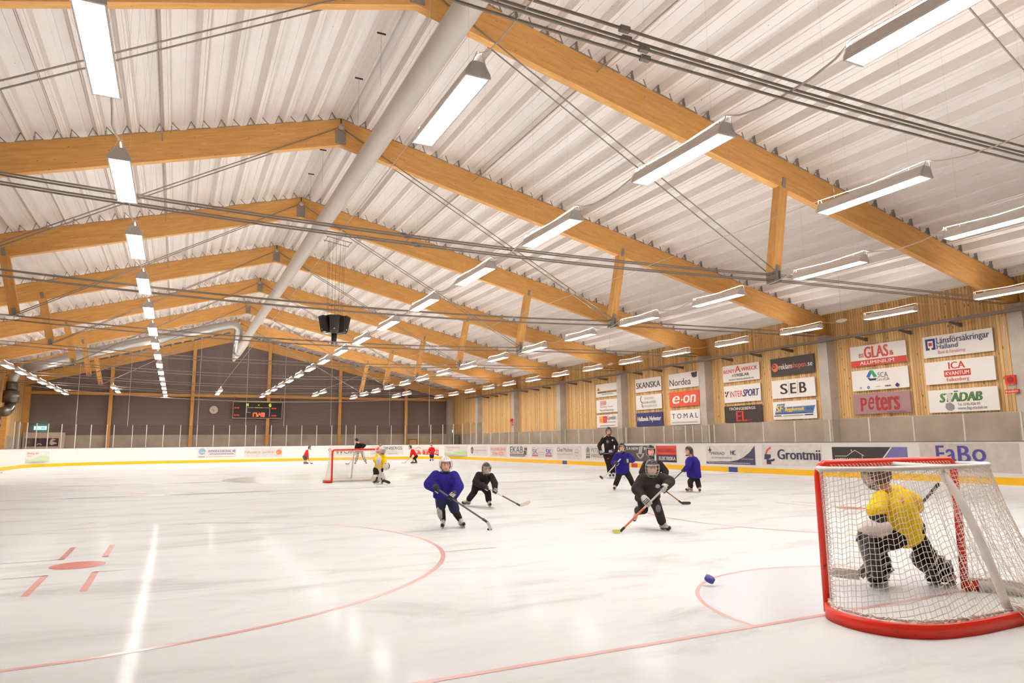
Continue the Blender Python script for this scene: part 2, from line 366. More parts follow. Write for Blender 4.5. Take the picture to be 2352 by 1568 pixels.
# ------------------------------------------------------------------ roof trusses
RW, RH = .22, .88
XEL, XER = XWL+.02, XWR-.05
FR, FL = Vector((14.55, 0, 6.0)), Vector((-5.35, 0, 6.1))
clip_me = None
TR_LABEL = ['glulam roof truss nearest the camera, mostly out of the top of the picture'] + ['glulam roof truss with steel tie rods, %s truss up the hall' % ORD[i] for i in range(1, 9)]
def rods(name, pts, r, parent, dy):
    b = MB(); b.tube([(p[0], dy, p[2] if len(p) > 2 else p[1]) for p in pts], r, 6); return b.build(name, ROD, parent, True)
for k_ in range(0, 9):
    y = YB(k_)
    t = thing('roof_truss', TR_LABEL[k_] if k_ < 8 else 'glulam gable rafters lying against the dark far wall', 'truss', (0, y, 0), 'roof trusses')
    d = RH
    member('rafter', (RX, 0, RZ), (XER, 0, roofz(XER)), RH*.975, RW, GLULAM, t, ends=(RH*.975*.228, RH*.975*.228))
    o = MB(); o.prism([(0, 0), ((RX-XEL)/math.cos(math.atan(.285)), 0), ((RX-XEL)/math.cos(math.atan(.285))+RH*.27, -RH*.96), (RH*.96*.285, -RH*.96)], 'y', -RW/2, RW/2)
    o = o.build('rafter', GLULAM, t); o.location = (RX, 0, RZ); o.rotation_euler = (0, math.atan(.285), PI)
    if k_ == 8: continue
    # deck clips over the beam
    if clip_me is None:
        b = MB()
        for a0, a1, a2 in ((.16, .24, .40), (0, -.08, -.22)):
            b.prism([(a0-.012, 0), (a0+.012, 0), (a1+.012, .235), (a1-.012, .235)], 'y', -.16, -.06)
            b.prism([(a1-.012, .235), (a1+.012, .235), (a2+.012, 0), (a2-.012, 0)], 'y', -.14, -.12)
        b.box(-.24, .42, -.15, -.11, -.004, .006)
        clip_o = b.build('deck_clip', STEEL, t); clip_me = clip_o.data
        first = True
    for side, sl in ((1, .228), (-1, .285)):
        cs = 1/(1+sl*sl)**.5
        n = int((XER-RX)/cs/.84) if side > 0 else int((RX-XEL)/cs/.84)
        for i in range(n+1):
            if first: o = clip_o; first = False
            else:
                o = clip_o.copy(); COL.objects.link(o); o.parent = t
            a = .84*i
            o.location = (RX+side*a*cs, 0, RZ-a*sl*cs)
            o.rotation_euler = (0, math.atan(sl)*side, 0); o.scale = (side, 1, 1)
    # struts with steel plates
    for side, top, foot in ((1, Vector((15.12, 0, roofz(15.12)-.45)), FR), (-1, Vector((-5.9, 0, roofz(-5.9)-.4)), FL)):
        dv = (foot-top); L = dv.length
        s_ = MB().box(.38 if side > 0 else .36, L, -.13, .13, -.15, .15).build('strut', GLULAM, t)
        s_.location = top; s_.rotation_euler = (0, -math.atan2(dv.z, dv.x), 0)
        pl = MB(); pl.box(L-.2, L+.08, -.145, .145, -.07, .07); p_ = pl.build('steel_plate', STEEL, s_)
        pl = MB(); pl.box(.12, .42, -.138, .138, -.06, .06); p_ = pl.build('steel_plate', STEEL, s_)
    # ridge plate and seam
    MB().box(RX-.17, RX+.17, -RW/2-.02, RW/2+.02, RZ-.86, RZ-.42).build('ridge_plate', STEEL, t)
    b = MB(); b.tube([(RX, -RW/2-.1, RZ-.3), (RX, -RW/2+.02, RZ-.3)], .1, 10); b.build('ridge_pin', ALU, t, True)
    MB().box(RX-.02, RX+.02, -RW/2-.012, RW/2+.012, RZ-.22, RZ-.01).build('ridge_seam', simple('dark_steel', (50, 45, 42), rough=.6), t)
    for dy in (-.135, .135):
        rods('diagonal_rod', [(RX+.12, RZ-.36), (FR.x, FR.z-.02)], .017, t, dy)
        rods('diagonal_rod', [(RX-.12, RZ-.36), (FL.x, FL.z-.02)], .017, t, dy)
    for j, (dy, z0) in enumerate(((-.07, -.06), (.07, -.06), (-.07, -.22), (.07, -.22))):
        pts = []
        for i in range(13):
            u = i/12; x = FL.x+(FR.x-FL.x)*u; z = FL.z+(FR.z-FL.z)*u+z0-.27*(1-(2*u-1)**2)
            pts.append((x, z))
        rods('tie_rod', pts, .017, t, dy)
        rods('eave_rod', [(FR.x, FR.z+z0), (XER-.6, 6.2+z0*.9)], .015, t, dy)
        rods('eave_rod', [(FL.x, FL.z+z0), (XEL+.4, 6.35+z0*.9)], .015, t, dy)
    for j, (dy, z0) in enumerate(((-.07, -.06), (.07, -.06), (-.07, -.22), (.07, -.22))):
        x = 4.0+.12*j; u = (x-FL.x)/(FR.x-FL.x); z = FL.z+(FR.z-FL.z)*u+z0-.27*(1-(2*u-1)**2)
        MB().box(x-.06, x+.06, dy-.028, dy+.028, z-.028, z+.028).build('rod_coupling', STEEL, t)
    for dx in (-.05, .05):
        b = MB(); b.box(FR.x+dx-.02, FR.x+dx+.02, -.2, .2, FR.z-.3, FR.z+.02); b.build('foot_bracket', STEEL, t)
# long thin rods under the deck
for x, lb in ((-.82, 'left of the round duct'), (8.87, 'right of the round duct')):
    b = MB(); b.tube([(x, YNEAR+1, roofz(x)-.28), (x, YFAR-.3, roofz(x)-.28)], .016, 6)
    tag(b.build('brace_rod', ROD, None, True), 'thin dark steel rod running lengthways under the roof deck, ' + lb, 'rod', 'roof bracing rods')

# ------------------------------------------------------------------ lamps
def lamp_mesh():
    hb = MB(); L = .95; ub = MB(); ub.box(-.056, .056, -.9, .9, .143, .149)  # ub: added glowing strip, sunk in the housing top, lights the roof
    hb.loft([[(x, -L, z) for x, z in pr] if e == 0 else [(x, L, z) for x, z in pr] for e in (0, 1) for pr in ([(-.15, .0), (-.145, .045), (-.085, .17), (-.066, .17), (-.066, .141), (.066, .141), (.066, .17), (.085, .17), (.145, .045), (.15, 0), (.13, 0), (.13, .02), (-.13, .02), (-.13, 0)],)])
    db = MB(); db.box(-.128, .128, -L+.02, L-.02, .004, .018)
    eb = []
    for e in (-1, 1):
        b = MB(); y = e*L
        b.prism([(-.155, -.004), (.155, -.004), (.15, .05), (.07, .18), (-.07, .18), (-.15, .05)], 'y', y, y+e*.03)
        b.tube([(-.11, y+e*.035, .06), (-.03, y+e*.06, .27), (.03, y+e*.06, .27), (.11, y+e*.035, .06)], .007, 5)
        eb.append(b)
    return hb, db, eb, ub
HOUS = simple('lamp_housing', (240, 236, 232), rough=.4)
ENDC = simple('lamp_end_cap', (228, 225, 222), rough=.35)
WIRE = simple('thin_wire', (190, 182, 175), rough=.5, metal=.3)
CABLE = simple('white_cable', (222, 214, 208), rough=.5)
hb, db, eb, ub = lamp_mesh()
proto = None
ROWS = [('A', -.95, 5.5, [7.84+3.92*i for i in range(15)], 'row left of the ridge duct'),
        ('C', 6.43, 5.5, [3.62+3.87*i for i in range(16)], 'first long row right of the ridge duct'),
        ('E', 14.1, 5.5, [3.5+3.85*i for i in range(16)], 'second long row right of the ridge duct'),
        ('F', 22.9, 5.84, [7.9+3.95*i for i in range(15)], 'row along the right timber wall'),
        ('G', -7.9, 5.5, [35.6+3.4*i for i in range(9)], 'row along the left wall'),
        ('B', 2.82, 5.5, [3.62, 7.54, 56.1, 59.6], 'sparse row under the ridge duct'),
        ('D', 10.36, 5.5, [3.4, 7.3, 55.7, 58.9], 'sparse row between the two long right rows'),
        ('H', -4.12, 5.5, [55.5, 59.4], 'far pair left of the left long row'),
        ('I', 17.2, 5.5, [55.4, 58.4], 'far pair left of the right wall row')]
LOW = []
def low_added_up(me):  # weaker version of the added upward glow for some rows
    if not LOW:
        m2 = me.copy(); m2.materials[0] = ADDED_UP2; LOW.append(m2)
    return LOW[0]
for key, x, z, ys, lab in ROWS:
    wire = MB()
    for dy in ((-.3, .3) if key in 'GH' else (-.7, .7)):
        wire.tube([(0, dy, .12), (0, dy, roofz(x)-z+.2)], .0014, 4)
    wire.tube([(0, -.7, .172), (0, .7, .172)], .003, 4)
    wo = None
    for i, y in enumerate(ys):
        t = thing('tube_light', '%s tube light of the %s' % (ORD[i], lab), 'light', (x, y, z), 'hanging tube lights')
        if proto is None:
            hb.build('housing', HOUS, t); db.build('diffuser', LAMP, t); ub.build('uplight_added', ADDED_UP, t)
            for b in eb: b.build('end_cap', ENDC, t)
            proto = t
        else:
            for ch in list(proto.children):
                if ch.name.startswith('hanging_wire'): continue
                c = ch.copy(); COL.objects.link(c); c.parent = t
                if ch.name.startswith('uplight') and key in 'FGHI':
                    c.data = low_added_up(ch.data)
        if wo is None: wo = wire.build('hanging_wire', WIRE, t)
        else:
            c = wo.copy(); COL.objects.link(c); c.parent = t
    # supply cable strung from lamp to lamp
    b = MB(); pts = []
    for i, y in enumerate(ys):
        pts += [(x, y-.97, z+.27), (x, y, z+.23), (x, y+.97, z+.27)]
        if i+1 < len(ys):
            gap = ys[i+1]-y-1.94
            if gap < 6:
                for u in (.12, .3, .5, .7, .88): pts.append((x+.02*math.sin(u*9+i), y+.97+gap*u, z+.24-.16*math.sin(PI*u)))
            else:
                for u in (.25, .5, .75): pts.append((x, y+.97+gap*u, z+.3-.05*math.sin(PI*u)))
    if key == 'A': pts = [(x, 4.0, z+.3)]+pts
    b.tube(pts, .014 if len(ys) > 5 else .008, 5)
    cm = simple('orange_cable', (214, 150, 120), rough=.5) if key == 'F' else CABLE
    tag(b.build('power_cable', cm, None, True), ('orange' if key == 'F' else 'white')+' cable of the '+lab, 'cable', 'light supply cables')
EML = MB(); EML.ell((0, 0, 0), (.11, .25, .07), 14, 8)
for i, (y, lb) in enumerate(((17.8, 'nearest of three'), (33.6, 'middle one of three'), (49.35, 'farthest of three'))):
    t = thing('emergency_light', 'small oval white lamp in the right wall row, '+lb, 'light', (22.9, y, 5.98), 'oval emergency lights')
    EML.build('lamp_body', WHITE, t, True)
    b = MB(); b.tube([(0, 0, .05), (0, 0, roofz(22.9)-5.98+.2)], .006, 4); b.build('hanging_wire', WIRE, t)

# ------------------------------------------------------------------ ventilation ducts
DUCTF = simple('grey_fabric_duct', (188, 180, 172), rough=.6, noise=.04, nscale=2)
DUCTM = simple('spiral_duct_metal', (178, 176, 174), rough=.32, metal=.75)
DUCTD = simple('dark_duct_metal', (110, 104, 100), rough=.3, metal=.8)
t = thing('ventilation_duct', 'long round grey fabric air duct hung under the ridge of the roof', 'duct', (4.9, 0, 10.3))
b = MB(); pts = [(0, -3.5, 0)]; y = -3.5
while y < 57: y += 1.0; pts.append((-.12*max(0, (y-20)/38), y, -.15*max(0, (y-25)/33)))
pts += [(-.35, 59.0, -.75), (-.72, 60.0, -1.35)]
b.tube(pts, .30, 20, rs=[.30]*(len(pts)-2)+[.33, .33]); b.build('duct_tube', DUCTF, t, True)
b = MB(); b.tube([(-.72, 60.0, -1.35), (-.8, 60.25, -1.5), (-.95, 60.8, -1.95)], .3, 20, rs=[.33, .3, .08]); b.build('end_cone', DUCTF, t, True)
b = MB(); b.tube([(-.70, 59.93, -1.31), (-.74, 60.03, -1.38)], .345, 20); b.build('strap_ring', STEEL, t, True)
t = thing('spiral_duct', 'shiny spiral metal duct running down the left roof slope to the left wall', 'duct', (0, 58.6, 0))
b = MB(); P = [(4.1, 1.0, 9.0), (4.1, .6, 10.0), (4.08, 0, 10.75), (3.9, 0, 11.0), (3.5, 0, 11.02), (2.5, 0, 10.75), (-3.46, 0, 9.08), (-8.6, 0, 7.40), (-9.9, 0, 7.0)]
b.tube(P, .33, 18); b.build('duct_tube', DUCTM, t, True)
b = MB(); b.tube([(-9.7, .1, 7.1), (-10.3, .2, 6.9), (-10.55, .2, 6.4), (-10.6, .2, 5.9)], .33, 18); b.build('duct_elbow', DUCTM, t, True)
b = MB(); b.tube([(-10.6, .2, 6.0), (-10.6, .2, 5.3)], .36, 18); b.tube([(-10.6, .2, 5.4), (-10.6, .2, 4.55)], .5, 18); b.build('silencer', DUCTD, t, True)
b = MB(); b.tube([(-10.6, .2, 4.6), (-10.6, .0, 4.2), (-10.62, -.7, 3.9), (-10.64, -1.6, 3.85)], .33, 18); b.build('outlet_elbow', DUCTD, t, True)
for i, (y, lb) in enumerate(((15.63, 'nearest of four'), (17.99, 'second of four from the camera'), (23.23, 'third of four from the camera'), (25.61, 'farthest of four'))):
    t = thing('duct_hanger', 'small dark bar on the roof deck by the duct, '+lb, 'hanger', (4.08, y, 11.62), 'dark hanger bars by the ridge')
    MB().box(-.11, .11, -.012, .012, -.02, .02).build('bar', simple('dark_steel', (50, 45, 42), rough=.6), t)
    b = MB(); b.tube([(0, 0, -.02), (0, 0, -1.4)], .005, 4); b.build('wire', WIRE, t)

# ------------------------------------------------------------------ loudspeaker cluster
BLK = simple('speaker_black', (38, 33, 31), rough=.5, noise=.2, nscale=30); BLK2 = simple('speaker_grille', (28, 25, 24), rough=.8, bump=.4, bscale=300)
t = thing('speaker_cluster', 'black loudspeaker cluster hanging from wires below the roof', 'loudspeaker', (6.35, 31.8, 6.88))
for i in range(5):
    a = PI*1.5+(i-2)*PI*.36-.2
    b = MB(); c, s_ = math.cos(a), math.sin(a)
    def q(r_, tt, z): return (c*r_-s_*tt, s_*r_+c*tt, z)
    b.loft([[q(.12, -.12, -.32), q(.12, .12, -.32), q(.56, .20, -.32), q(.56, -.20, -.32)], [q(.12, -.12, .42), q(.12, .12, .42), q(.70, .23, .42), q(.70, -.23, .42)]])
    e = b.build('speaker_box', BLK, t)
    b = MB(); b.loft([[q(.572, -.17, -.27), q(.572, .17, -.27), q(.585, .17, -.27), q(.585, -.17, -.27)], [q(.70, -.2, .37), q(.70, .2, .37), q(.713, .2, .37), q(.713, -.2, .37)]]); b.build('grille', BLK2, e)
    b = MB(); b.box(-.03, .03, -.03, .03, -.03, .03); l_ = b.build('badge', WHITE, e); l_.location = q(.60, -.0, -.2); l_.scale = (.6, .6, .6)
b = MB(); b.tube([(0, 0, -.34), (0, 0, -.72), (0, 0, -.84)], .12, 12, rs=[.13, .12, .15]); b.build('stem', BLK, t, True)
b = MB(); b.tube([(0, 0, -.36), (0, 0, -.32)], .4, 16); b.build('bottom_plate', BLK, t)
b = MB(); b.tube([(0, 0, .4), (0, 0, .47)], .42, 16); b.build('top_plate', BLK, t)
zt = roofz(6.35)-6.88
b = MB()
for i in range(7):
    a = 2*PI*i/7; b.tube([(.35*math.cos(a), .35*math.sin(a), .46), (.4*math.cos(a), .4*math.sin(a), zt-.35)], .006, 4)
b.build('hanging_wire', simple('dark_steel', (50, 45, 42), rough=.6), t)
b = MB()
for yy in (-.35, .35): b.tube([(-.55, yy, zt-.3), (.65, yy, zt-.5)], .02, 6)
for xx in (-.5, .6): b.tube([(xx, -.4, zt-.36-(xx+.5)*.12), (xx, .4, zt-.36-(xx+.5)*.12)], .02, 6)
b.build('hanging_frame', STEEL, t)

# ------------------------------------------------------------------ rink boards
BOARD = simple('board_white_plastic', (250, 247, 244), rough=.3, noise=.02, nscale=3)
KICK = simple('kick_plate_yellow', (252, 196, 20), rough=.4)
CAPM = simple('board_cap_rail', (110, 108, 118), rough=.4)
POSTM = simple('glass_post_white', (224, 220, 214), rough=.4, metal=.2)
t = thing('rink_boards', 'white ice rink boards with yellow kick plate and glass around the ice', 'boards')
s0, s1 = 3.0, STOT-12
strip('board_panel', s0, s1, -.06, ZB-.015, 0, .12, BOARD, t)
strip('kick_plate', s0, s1, 0, .23, -.012, .002, KICK, t)
strip('cap_rail', s0, s1, ZB-.015, ZB+.015, -.015, .14, CAPM, t)
for s, m_, lb in ((24.24, (52, 58, 130), 'blue marker on the yellow kick plate'), (31.83, (178, 66, 40), 'red marker on the yellow kick plate'), (39.51, (52, 58, 130), 'blue marker on the yellow kick plate')):
    o = strip('kick_marker', s-.28, s+.28, 0, .232, -.02, -.01, simple('marker_%d' % m_[0], m_, rough=.4), t, step=.2); o['label'] = lb
LOWS = [12.04+1.715*i for i in range(-4, 25)]
corner_r = [53.09, 54.48, 55.75, 57.6, 59.19, 60.63, 62.0, 63.3, 64.6, 65.9, 67.2]
base = L1+L2
farx = [14.18, 15.03][::-1]
XS = [22.41, 21.11, 20.58, 19.21, 17.8, 16.42, 15.03, 14.18, 12.87, 11.52, 10.2, 8.88, 7.58, 6.28, 5.46, 4.15, 2.88, 1.61, .33, -.94, -2.19]
far_s = [base+(XR-RC-x) for x in XS if XL+RC <= x <= XR-RC]
corner_l = [88.81-.0, 89.31, 90.45, 91.6, 92.72, 93.9, 95.1, 96.3, 97.9, 99.5]
sp = sorted(set([round(v, 2) for v in corner_r+far_s+[87.5]+corner_l]))
sp = [v for i, v in enumerate(sp) if i == 0 or v-sp[i-1] > .3]
ZG1, ZG2 = 2.22, 3.16
def post(s, zt):
    p, d = per(s, .05); b = MB(); b.box(-.022, .022, -.028, .028, ZB, zt)
    o = b.build('glass_post', POSTM, t); o.location = (p.x, p.y, 0); o.rotation_euler = (0, 0, math.atan2(d.y, d.x)); return o
def pane(sa, sb, zt):
    a, _ = per(sa, .05); c, _ = per(sb, .05)
    d = (c-a); n = Vector((-d.y, d.x, 0)).normalized()*.006
    b = MB(); b.add([a-n+Vector((0, 0, ZB+.01)), c-n+Vector((0, 0, ZB+.01)), c+n+Vector((0, 0, ZB+.01)), a+n+Vector((0, 0, ZB+.01)), a-n+Vector((0, 0, zt)), c-n+Vector((0, 0, zt)), c+n+Vector((0, 0, zt)), a+n+Vector((0, 0, zt))],
                    [(0, 3, 2, 1), (4, 5, 6, 7), (0, 1, 5, 4), (1, 2, 6, 5), (2, 3, 7, 6), (3, 0, 4, 7)])
    b.build('glass_pane', GLASS, t)
low = [s for s in LOWS if s < 53.0]+[53.09]
for a, c in zip(low[:-1], low[1:]): post(a, ZG1); pane(a, c, ZG1-.01)
for a, c in zip(sp[:-1], sp[1:]): post(a, ZG2); pane(a, c, ZG2-.02)
post(sp[-1], ZG2)
# penalty box glass behind the right boards
t2 = thing('penalty_box_glass', 'glass screen with posts behind the right boards at the bench', 'glass screen', (XR+1.5, 0, 0))
ys2 = [27.0, 27.9, 28.6, 30.2, 31.0, 32.8, 34.6, 35.5, 36.4]
for a, c in zip(ys2[:-1], ys2[1:]):
    MB().box(-.025, .025, a-.03, a+.03, 0, 2.25).build('glass_post', POSTM, t2)
    MB().box(-.005, .005, a+.03, c-.03, 1.0, 2.22).build('glass_pane', GLASS, t2)
MB().box(-.025, .025, ys2[-1]-.03, ys2[-1]+.03, 0, 2.25).build('glass_post', POSTM, t2)
# floor strip behind the right boards: benches stay hidden below the boards

# safety net ropes behind the far glass
ROPE = simple('net_rope', (196, 186, 178), rough=.7)
for i, x in enumerate((-7.2, -3.6, 1.6, 5.42, 8.62, 12.75, 18.3, 22.3)):
    b = MB(); b.tube([(x, YE+.12, ZG2-.1), (x, YE+.2, roofz(x)-.1)], .02, 5)
    tag(b.build('net_rope', ROPE, None), 'thin vertical net rope rising from the far glass, %s from the left' % ORD[i].replace('nearest', 'first'), 'rope', 'net ropes behind the far glass')
b = MB(); pts = []
for i in range(25):
    u = i/24; pts.append((XWL+.3+(XWR-XWL-.9)*u, 63.9-.3*math.sin(PI*u), 6.25-1.05*math.sin(PI*u)**.8))
b.tube(pts, .025, 6); tag(b.build('sagging_cable', ROPE, None, True), 'pale cable sagging across the whole far end of the hall', 'cable')

# cable tray on brackets along the right wall
TRAY = simple('cable_tray_grey', (128, 120, 112), rough=.5, metal=.4)
t = thing('cable_tray', 'grey steel cable tray on brackets high along the right timber wall', 'cable tray', (0, 0, 5.72))
b = MB(); b.box(25.32, 25.5, YNEAR+.5, YFAR-6, -.03, .0); b.box(25.31, 25.325, YNEAR+.5, YFAR-6, -.03, .07); b.box(25.49, 25.505, YNEAR+.5, YFAR-6, -.03, .07); b.build('tray', TRAY, t)
y = 1.5
while y < YFAR-7:
    if min(abs(y-YB(q)+.2) for q in range(9)) > .5:
        b = MB(); b.prism([(25.3, -.035), (XWR-.012, -.035), (XWR-.012, -.19), (XWR-.06, -.19), (25.3, -.075)], 'y', y-.03, y+.03); b.build('bracket', TRAY, t)
    y += 1.96
# ------------------------------------------------------------------ signs, scoreboard, small fittings
GLY = {}
def text_mesh(txt, bold=0.0, shear=0.0):
    key = (txt, bold, shear)
    if key not in GLY:
        cu = bpy.data.curves.new('t', 'FONT'); cu.body = txt; cu.offset = bold; cu.shear = shear; cu.resolution_u = 3; cu.fill_mode = 'FRONT'
        o = bpy.data.objects.new('t', cu); COL.objects.link(o)
        dg = bpy.context.evaluated_depsgraph_get(); e = o.evaluated_get(dg); me = e.to_mesh()
        vs = [tuple(v.co[:2]) for v in me.vertices]; fs = [tuple(p.vertices) for p in me.polygons]; e.to_mesh_clear()
        COL.objects.unlink(o); bpy.data.objects.remove(o); bpy.data.curves.remove(cu)
        x0 = min(v[0] for v in vs); x1 = max(v[0] for v in vs); y0 = min(v[1] for v in vs); y1 = max(v[1] for v in vs)
        GLY[key] = ([((x-x0)/(x1-x0), (y-y0)/(y1-y0)) for x, y in vs], fs)
    return GLY[key]
def smat(rgb, es=0):
    if es: return simple('led_%d_%d_%d' % rgb, rgb, rough=.5, emit=lin(rgb), es=es)
    return simple('print_%d_%d_%d' % rgb, rgb, rough=.45)
def sign(root, f, wd, ht, elems, name0='', step=.35, d0=.004):
    """elems are drawn in sign units (u right, v up); f(u, v, d) gives the place of a point lifted d off the sign"""
    d = d0; batch = []
    for e in elems:
        kind, rest = e[0], e[1:]
        vs = []; fs = []; nm = 'colour_field'; es = 0
        if kind == 'T':
            txt, u0, v0, u1, v1, rgb = rest[:6]; op = rest[6] if len(rest) > 6 else {}
            gv, f0 = text_mesh(txt, 0.0, op.get('s', 0.0)); es = op.get('es', 0); bd = op.get('b', .010)*1.3*(v1-v0)*ht/wd; fs = []
            for q in (-1, 0, 1):
                o_ = len(vs); vs += [(u0+bd+q*bd+x*(u1-u0-2*bd), v0+y*(v1-v0), (q+1)*.0008) for x, y in gv]; fs += [tuple(i_+o_ for i_ in f_) for f_ in f0]
            nm = 'lettering'
        elif kind == 'R':
            u0, v0, u1, v1, rgb = rest[:5]; es = rest[5] if len(rest) > 5 else 0; n = max(1, int((u1-u0)*wd/step))
            for i in range(n+1): u = u0+(u1-u0)*i/n; vs += [(u, v0), (u, v1)]
            fs = [(2*i, 2*i+2, 2*i+3, 2*i+1) for i in range(n)]
        elif kind == 'D':
            u0, v0, u1, v1, rgb, n = rest; rr = random.Random(n*7+int(u0*100)); u = u0; nm = 'fine_print'
            while u < u1-.004:
                g = (u1-u0)/n*(.5+rr.random()*.6); o_ = len(vs); vs += [(u, v0), (min(u+g*.7, u1), v0), (min(u+g*.7, u1), v1), (u, v1)]; fs.append((o_, o_+1, o_+2, o_+3)); u += g
        elif kind == 'P':
            vs, rgb = rest[0], rest[1]; fs = [tuple(range(len(vs)))]; nm = 'emblem'
        elif kind == 'C':
            u, v, r, rgb = rest[:4]; ri = rest[4] if len(rest) > 4 else 0; a0, a1 = rest[5] if len(rest) > 5 else (0, 360); n = 24; nm = 'emblem'; asp = ht/wd
            for i in range(n+1):
                a = math.radians(a0+(a1-a0)*i/n); vs += [(u+r*ri*asp*math.cos(a), v+r*ri*math.sin(a)), (u+r*asp*math.cos(a), v+r*math.sin(a))]
            fs = [(2*i, 2*i+1, 2*i+3, 2*i+2) for i in range(n)]
        b = MB(); b.add([f(q[0], q[1], d+(q[2] if len(q) > 2 else 0)) for q in vs], fs)
        me = bpy.data.meshes.new(nm); me.from_pydata(b.v, [], b.f); me.materials.append(smat(rgb, es)); me.update()
        o = bpy.data.objects.new(nm, me); COL.objects.link(o); o.parent = root
        d += .003
def wall_sign(key, label, bg, elems, x=26.0):
    ya, yb, z0, z1 = WS[key]
    o = MB().box(x, x+.03, yb, ya, z0, z1).build('wall_banner', smat(bg)); tag(o, label, 'banner', 'banners on the right timber wall')
    sign(o, lambda u, v, d: (x-d, ya+(yb-ya)*u, z0+(z1-z0)*v), ya-yb, z1-z0, elems)
    return o
def board_sign(key, label, bg, elems):
    sa, sb, z0, z1 = BS[key]
    def f(u, v, d):
        s = sa+(sb-sa)*u; p, t = per(s, -.012-d); return (p.x, p.y, z0+(z1-z0)*v)
    n = max(2, int((sa-sb)/.4)); b = MB(); rings = []
    for i in range(n+1):
        s = sb+(sa-sb)*i/n; p, _ = per(s, -.002); q, _ = per(s, -.012); rings.append([(p.x, p.y, z0), (q.x, q.y, z0), (q.x, q.y, z1), (p.x, p.y, z1)])
    b.loft(rings)
    m_ = mat('board_ad_%d_%d_%d' % bg, lin(bg), rough=.35, noise=.10, nscale=5) if min(bg) > 150 else smat(bg)
    o = b.build('board_advert', m_); tag(o, label, 'advert', 'adverts on the rink boards')
    sign(o, f, sa-sb, z1-z0, elems)
WS = {'reklam': (24.38, 21.83, 4.48, 5.34), 'seb': (24.38, 21.86, 3.41, 4.28), 'sf': (24.40, 21.87, 2.40, 3.25), 'bsglas': (19.92, 17.40, 4.49, 5.36), 'sca': (19.94, 17.40, 3.46, 4.32),
'peters': (19.95, 17.41, 2.48, 3.33), 'lans': (16.70, 14.14, 4.51, 5.34), 'ica': (16.72, 14.18, 3.48, 4.34), 'stadab': (16.69, 14.17, 2.41, 3.26), 'nordea': (32.17, 29.58, 4.45, 5.32),
'eon': (32.16, 29.60, 3.40, 4.26), 'tomal': (32.14, 29.60, 2.36, 3.20), 'skanska': (35.45, 32.87, 4.46, 5.30), 'snick': (35.44, 32.89, 3.38, 4.27), 'halland': (35.47, 32.88, 2.36, 3.18),
'rent': (27.67, 25.11, 4.46, 5.33), 'inter': (27.65, 25.12, 3.39, 4.27), 'el': (27.69, 25.11, 2.36, 3.21), 'warn': (40.02, 37.46, 4.45, 5.33), 'term': (40.00, 37.44, 3.38, 4.26), 'gyre': (40.00, 37.43, 2.38, 3.23)}
BS = {'peter': (36.94, 34.60, .37, 1.18), 'newking': (32.79, 30.03, .35, 1.20), 'elektr': (29.86, 28.21, .35, 1.20), 'prenad': (25.99, 22.85, .35, 1.20), 'grontmij': (22.45, 19.35, .36, 1.22),
'harry': (18.85, 15.77, .38, 1.15), 'fabo': (15.31, 12.17, .36, 1.27), 'stad2': (60.35, 56.40, .34, 1.21), 'hotell': (55.65, 52.02, .38, 1.17), 'bagaren': (51.50, 48.40, .34, 1.17),
'ekab': (47.83, 44.84, .37, 1.19), 'sk': (44.22, 41.03, .38, 1.12), 'clean': (40.56, 37.42, .34, 1.18), 'wor': (71.72, 69.19, .40, 1.26), 'vinb': (67.82, 64.70, .41, 1.23), 'tim': (63.82, 61.05, .36, 1.08),
'euro': (82.62, 79.51, .42, 1.26), 'spar': (78.89, 75.73, .38, 1.23), 'stad': (96.32, 93.63, .40, 1.15)}
Wb = (246, 242, 238); K = (52, 44, 42); RED = (208, 58, 44); NAVY = (44, 44, 104); GR = (120, 112, 108); W_ = (245, 242, 238)
B2 = {'b': .03}; It = {'s': .25}; BI = {'b': .03, 's': .25}
wall_sign('reklam', 'black banner with white and orange lettering above the banner with three large black letters', (58, 50, 48), [('T', 'reklam', .2, .36, .5, .66, W_), ('T', 'shopen', .5, .28, .82, .66, (226, 112, 72)), ('T', '.se', .84, .38, .97, .56, W_), ('C', .11, .5, .24, (226, 112, 72)), ('C', .09, .56, .12, (40, 34, 32), .5)])
wall_sign('seb', 'white banner with three large black letters split by thin lines', Wb, [('T', 'S', .2, .22, .38, .78, K, B2), ('T', 'E', .44, .22, .58, .78, K, B2), ('T', 'B', .65, .22, .81, .78, K, B2), ('R', .405, .14, .411, .88, K), ('R', .613, .14, .619, .88, K)])
wall_sign('sf', 'white banner with yellow lettering on a slanted blue band', Wb, [('P', [(.05, .32), (.12, .68), (.98, .70), (.93, .36)], (92, 124, 182)), ('P', [(.05, .34), (.11, .86), (.30, .88), (.25, .5)], (92, 124, 182)), ('R', .05, .30, .93, .35, NAVY), ('T', 'SF', .08, .42, .26, .8, (240, 214, 60), BI), ('T', 'Byggkonsult', .29, .4, .74, .66, (240, 214, 60), BI), ('D', .78, .46, .93, .62, (70, 96, 150), 6), ('R', .03, .19, .2, .24, NAVY), ('R', .74, .19, .93, .24, NAVY), ('D', .25, .18, .7, .23, (170, 165, 165), 14)])
wall_sign('bsglas', 'white banner with big red letters over a red bottom band', Wb, [('R', 0, 0, 1, .29, RED), ('T', 'BS', .16, .42, .255, .62, RED, B2), ('T', 'GLAS', .26, .36, .70, .92, RED, B2), ('T', '&', .715, .38, .785, .60, RED, B2), ('T', 'ALUMINIUM', .17, .07, .79, .23, W_, B2)])
